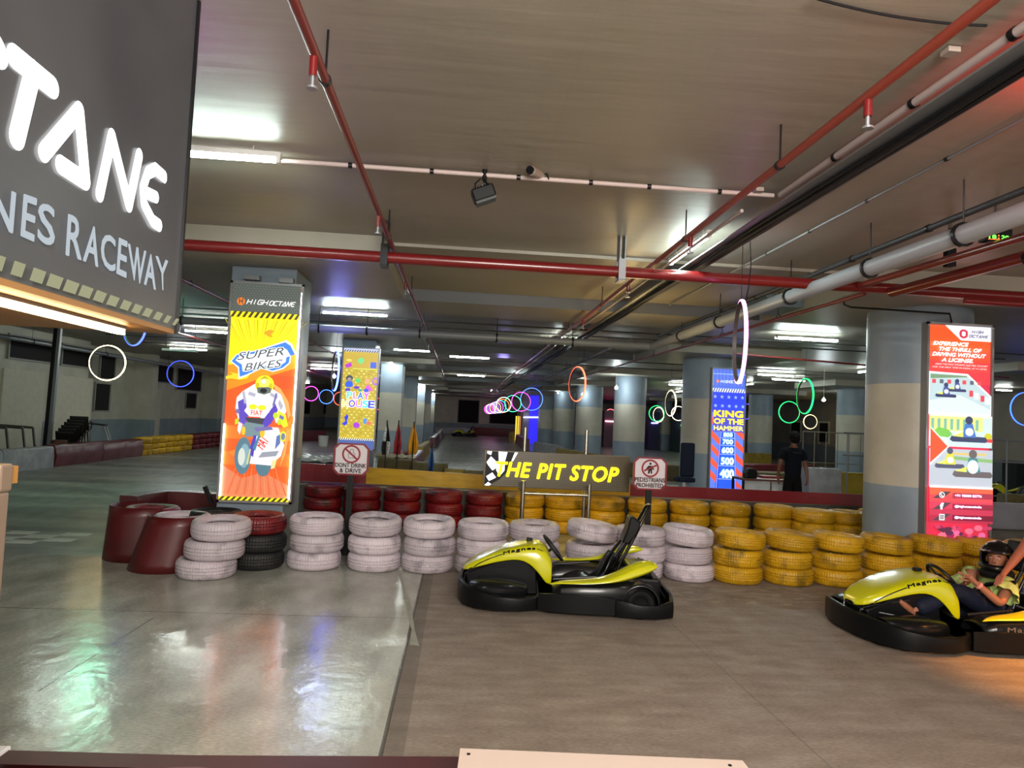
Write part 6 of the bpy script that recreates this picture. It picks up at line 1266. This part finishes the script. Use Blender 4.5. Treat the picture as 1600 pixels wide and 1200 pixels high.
for k, px in enumerate((8, 34, 50)):
    p = at_y(px, 690, 17.7+k*.4); e = thing('trestle_frame', '%s leaning metal trestle frame behind the grey block' % ['left', 'middle', 'right'][k], 'frame', (p.x, 17.7+k*.4, 0), 0, 'metal trestle frames')
    b = MB(); b.bar((-.9, 0, .98), (.0, 0, .95), .04, .06); b.build('top_bar', mat('trestle_steel', '#56534e', .4, .5), e, smooth=False); 
    for x0_, x1_ in ((-.0, .16), (-.85, -1.0)): b = MB(); b.bar((x0_, 0, .95), (x1_, 0, 0), .045, .045); b.build('leg', mat('trestle_steel', '#56534e', .4, .5), e, smooth=False)
a = at_z(69, 697, .0); p = at_y(70, 697, 20.0); t_ = at_y(86, 541, 20.0); b = MB(); b.bar((0, 0, -p.z), (t_.x-p.x, 0, ZC-p.z), .09, .09, BLK2); b.bar((.10, 0, -p.z), (t_.x-p.x+.10, 0, ZC-p.z), .10, .08, GALV)
tag(b.build('steel_post', mat('dark_steel_post', '#3b3835', .4, .3), smooth=False, loc=p), 'tall dark steel post against the left wall', 'post')
p = at_y(92, 690, 19.5); b = MB(); b.lathe([(0, 0), (.15, 0), (.19, .55), (.19, .60), (.15, .62), (0, .61)], 24); tag(b.build('drum', mat('orange_rim_drum', '#5a3020', .5, var=.3), loc=(p.x, 19.5, 0)), 'small brown drum behind the red vinyl barrier', 'drum')
p = at_z(258, 549, 3.3); e = thing('unlit_batten', 'unlit white batten lamp above the blue ring at left', 'lamp', (at_y(281, 549, 16).x, 16, at_y(281, 549, 16).z)); b = MB(); b.box(-.36, .36, -.06, .06, 0, .05); b.build('batten', WHITEP, e, smooth=False)
b = MB(); b.tube([(-.3, 0, .05), (-.3, 0, ZC-e.location.z)], .006, 6); b.tube([(.3, 0, .05), (.3, 0, ZC-e.location.z)], .006, 6); b.build('hanger', BLK2, e)
p = at_y(505, 686, 34); b = MB(); b.lathe([(0, 0), (.2, 0), (.24, .5), (0, .5)], 20); tag(b.build('bucket', WHITEP, loc=(p.x, 34, 0)), 'white bucket on the floor left of the play house poster', 'bucket')

# ------------------------------------------------------------------ far booths lit in colour
def booth(x0, x1, Y, H, c, label, dep=2.0, s_=0):
    b = MB(); b.box(0, x1-x0, 0, dep, 0, H); return tag(b.build('booth', mat('booth'+c, c, .5, emit=s_), smooth=False, loc=(x0, Y, 0)), label, 'booth')
a = at_y(828, 640, 50.2); c_ = at_y(851, 640, 50.2); bb0 = booth(a.x, c_.x, 50.05, 3.38, '#2a22c8', 'tall blue lit booth behind the neon ring chain', s_=.5)
NL[0].parent = bb0; NL[0].location = NL[0].location-bb0.location; a2 = at_y(818, 640, 50.2); booth(a2.x, a.x-.02, 50.3, 3.38, '#9a8c80', 'beige panel beside the tall blue lit booth')
a = at_y(806, 650, 56); 
e = thing('striped_curtain', 'yellow and orange striped lit curtain at the track end', 'curtain', (a.x, 56, 0))
for k in range(4): b = MB(); b.box(k*.17, k*.17+.12, 0, .04, 0, at_y(806, 650, 56).z); b.build('strip', mat('curtain%d' % k, ['#e0c03a', '#c8b040', '#e09048', '#e87a6a'][k], .5, emit=.5), e, smooth=False)
for i, (pa, pb, Y, c, l) in enumerate(((900, 914, 50.1, '#4a2834', 'dark red booth between the far round pillars'), (944, 974, 50.1, '#6a4858', 'pink lit booth behind the round pillars'), (1014, 1030, 48.1, '#26244a', 'violet lit booth right of the third round pillar'),
                         (1062, 1085, 46.1, '#20352c', 'green lit booth left of the blue poster'), (1168, 1196, 40.1, '#4a3428', 'peach lit booth right of the blue poster'))):
    a = at_y(pa, 660, Y); c_ = at_y(pb, 660, Y); bo_ = booth(a.x, c_.x, Y-.05, 2.6, c, l); ns = NL[(1, 2, 5, 3, 4)[i]]; ns.parent = bo_; ns.location = ns.location-bo_.location
booth(6.6, 9.6, 59, 3.38, '#3a3638', 'dark partition block behind the far round pillars'); 
# desk, monitor and things behind the red board
p = at_y(1186, 724, 14.2); e = thing('desk', 'white desk with dark frame left of the standing man', 'desk', (p.x, 14.2, 0))
b = MB(); b.box(-.45, .55, -.3, .3, .72+.0, .76); b.build('desk_top', mat('brown_desk', '#5a3a34', .4), e, smooth=False); b = MB(); b.box(-.42, .12, -.28, -.25, .05, .72); b.box(.16, .52, -.28, -.25, .05, .72); b.build('desk_panel', mat('white_panel', '#b9bcc0', .5, var=.2), e, smooth=False)
for x in (-.43, .53):
    for y in (-.27, .27): b = MB(); b.box(x-.02, x+.02, y-.02, y+.02, 0, .72); b.build('leg', BLK2, e, smooth=False)
p = at_y(1172, 724, 14.1); b = MB(); b.prism([(-.12, 0), (.12, 0), (.12, .14), (.06, .20), (-.06, .20), (-.12, .12)], -.1, .1); tag(b.build('monitor', BLACK, smooth=False, loc=(p.x, 14.1, .76), bevel=.02), 'dark computer monitor on the desk beside the blue poster', 'monitor')
p = at_y(1202, 722, 14.3); b = MB(); b.box(-.18, .24, -.12, .12, 0, .05); tag(b.build('folder', mat('red_folder', '#7a2226', .5), smooth=False, loc=(p.x, 14.3, .76)), 'red folder lying on the desk', 'folder')
p = at_y(1074, 720, 15.6); e = thing('office_chair', 'dark blue swivel chair left of the blue poster pillar', 'chair', (p.x, 15.6, 0))
b = MB(); b.box(-.16, .16, -.05, .05, .62, 1.38); b.build('backrest', mat('navy_fabric', '#10182c', .7), e, bevel=.04); b = MB(); b.box(-.2, .2, -.02, .4, .5, .6); b.build('seat', mat('navy_fabric', '#10182c', .7), e, bevel=.03); b = MB(); b.tube([(0, .18, .5), (0, .18, 0)], .04, 10); b.build('stem', WHITEP, e)
# railing at the right edge
ya = 15.0; a = at_y(1548, 687, ya); e = thing('railing', 'thin steel railing behind the red poster light box at the right edge', 'railing', (a.x, ya, 0))
for z in (a.z, at_y(1548, 721, ya).z): b = MB(); b.tube([(-3.4, 0, z), (2.4, 0, z)], .02, 8); b.build('rail', GALV, e)
for x in (-3.3, -2.2, -1.1, .02, .38, .9, 1.6, 2.3): b = MB(); b.tube([(x, 0, 0), (x, 0, a.z)], .018, 8); b.build('post', GALV, e)
p = at_y(1592, 728, 21); b = MB(); b.box(-.4, 1.2, -.3, .3, 0, p.z+.15); tag(b.build('dark_crate', mat('dark_crate', '#14181c', .6), smooth=False, loc=(p.x, 20.9, 0), bevel=.02), 'dark crate behind the railing at the far right', 'crate')
# grid fence and clutter behind the standing man
ya = 21.5; a = at_y(1255, 674, ya); e = thing('mesh_fence', 'thin wire fence behind the standing man', 'fence', (a.x, ya, 0))
L_ = at_y(1345, 678, ya).x-a.x; b = MB(); b.tube([(0, 0, a.z), (L_, 0, a.z)], .02, 6); b.tube([(0, 0, .8), (L_, 0, .8)], .014, 6); b.build('rail', mat('fence_wire', '#7d7668', .4, .3), e)
for k in range(6): b = MB(); b.tube([(L_*k/5, 0, 0), (L_*k/5, 0, a.z)], .014, 6); b.build('post', mat('fence_wire', '#7d7668', .4, .3), e)
# low speaker and drape on the back walls
for (px, py, Y, l) in ((1318, 700, 24, 'dark coat hanging on the fence behind the green ring'),):
    p = at_y(px, py, Y); b = MB(); b.prism([(-.18, 0), (.18, 0), (.26, .7), (.12, .95), (-.12, .95), (-.26, .7)], -.06, .06); tag(b.build('hanging_coat', mat('dark_coat', '#141c1c', .8), smooth=False, loc=(p.x, 21.46, 1.0), bevel=.03), l, 'coat')
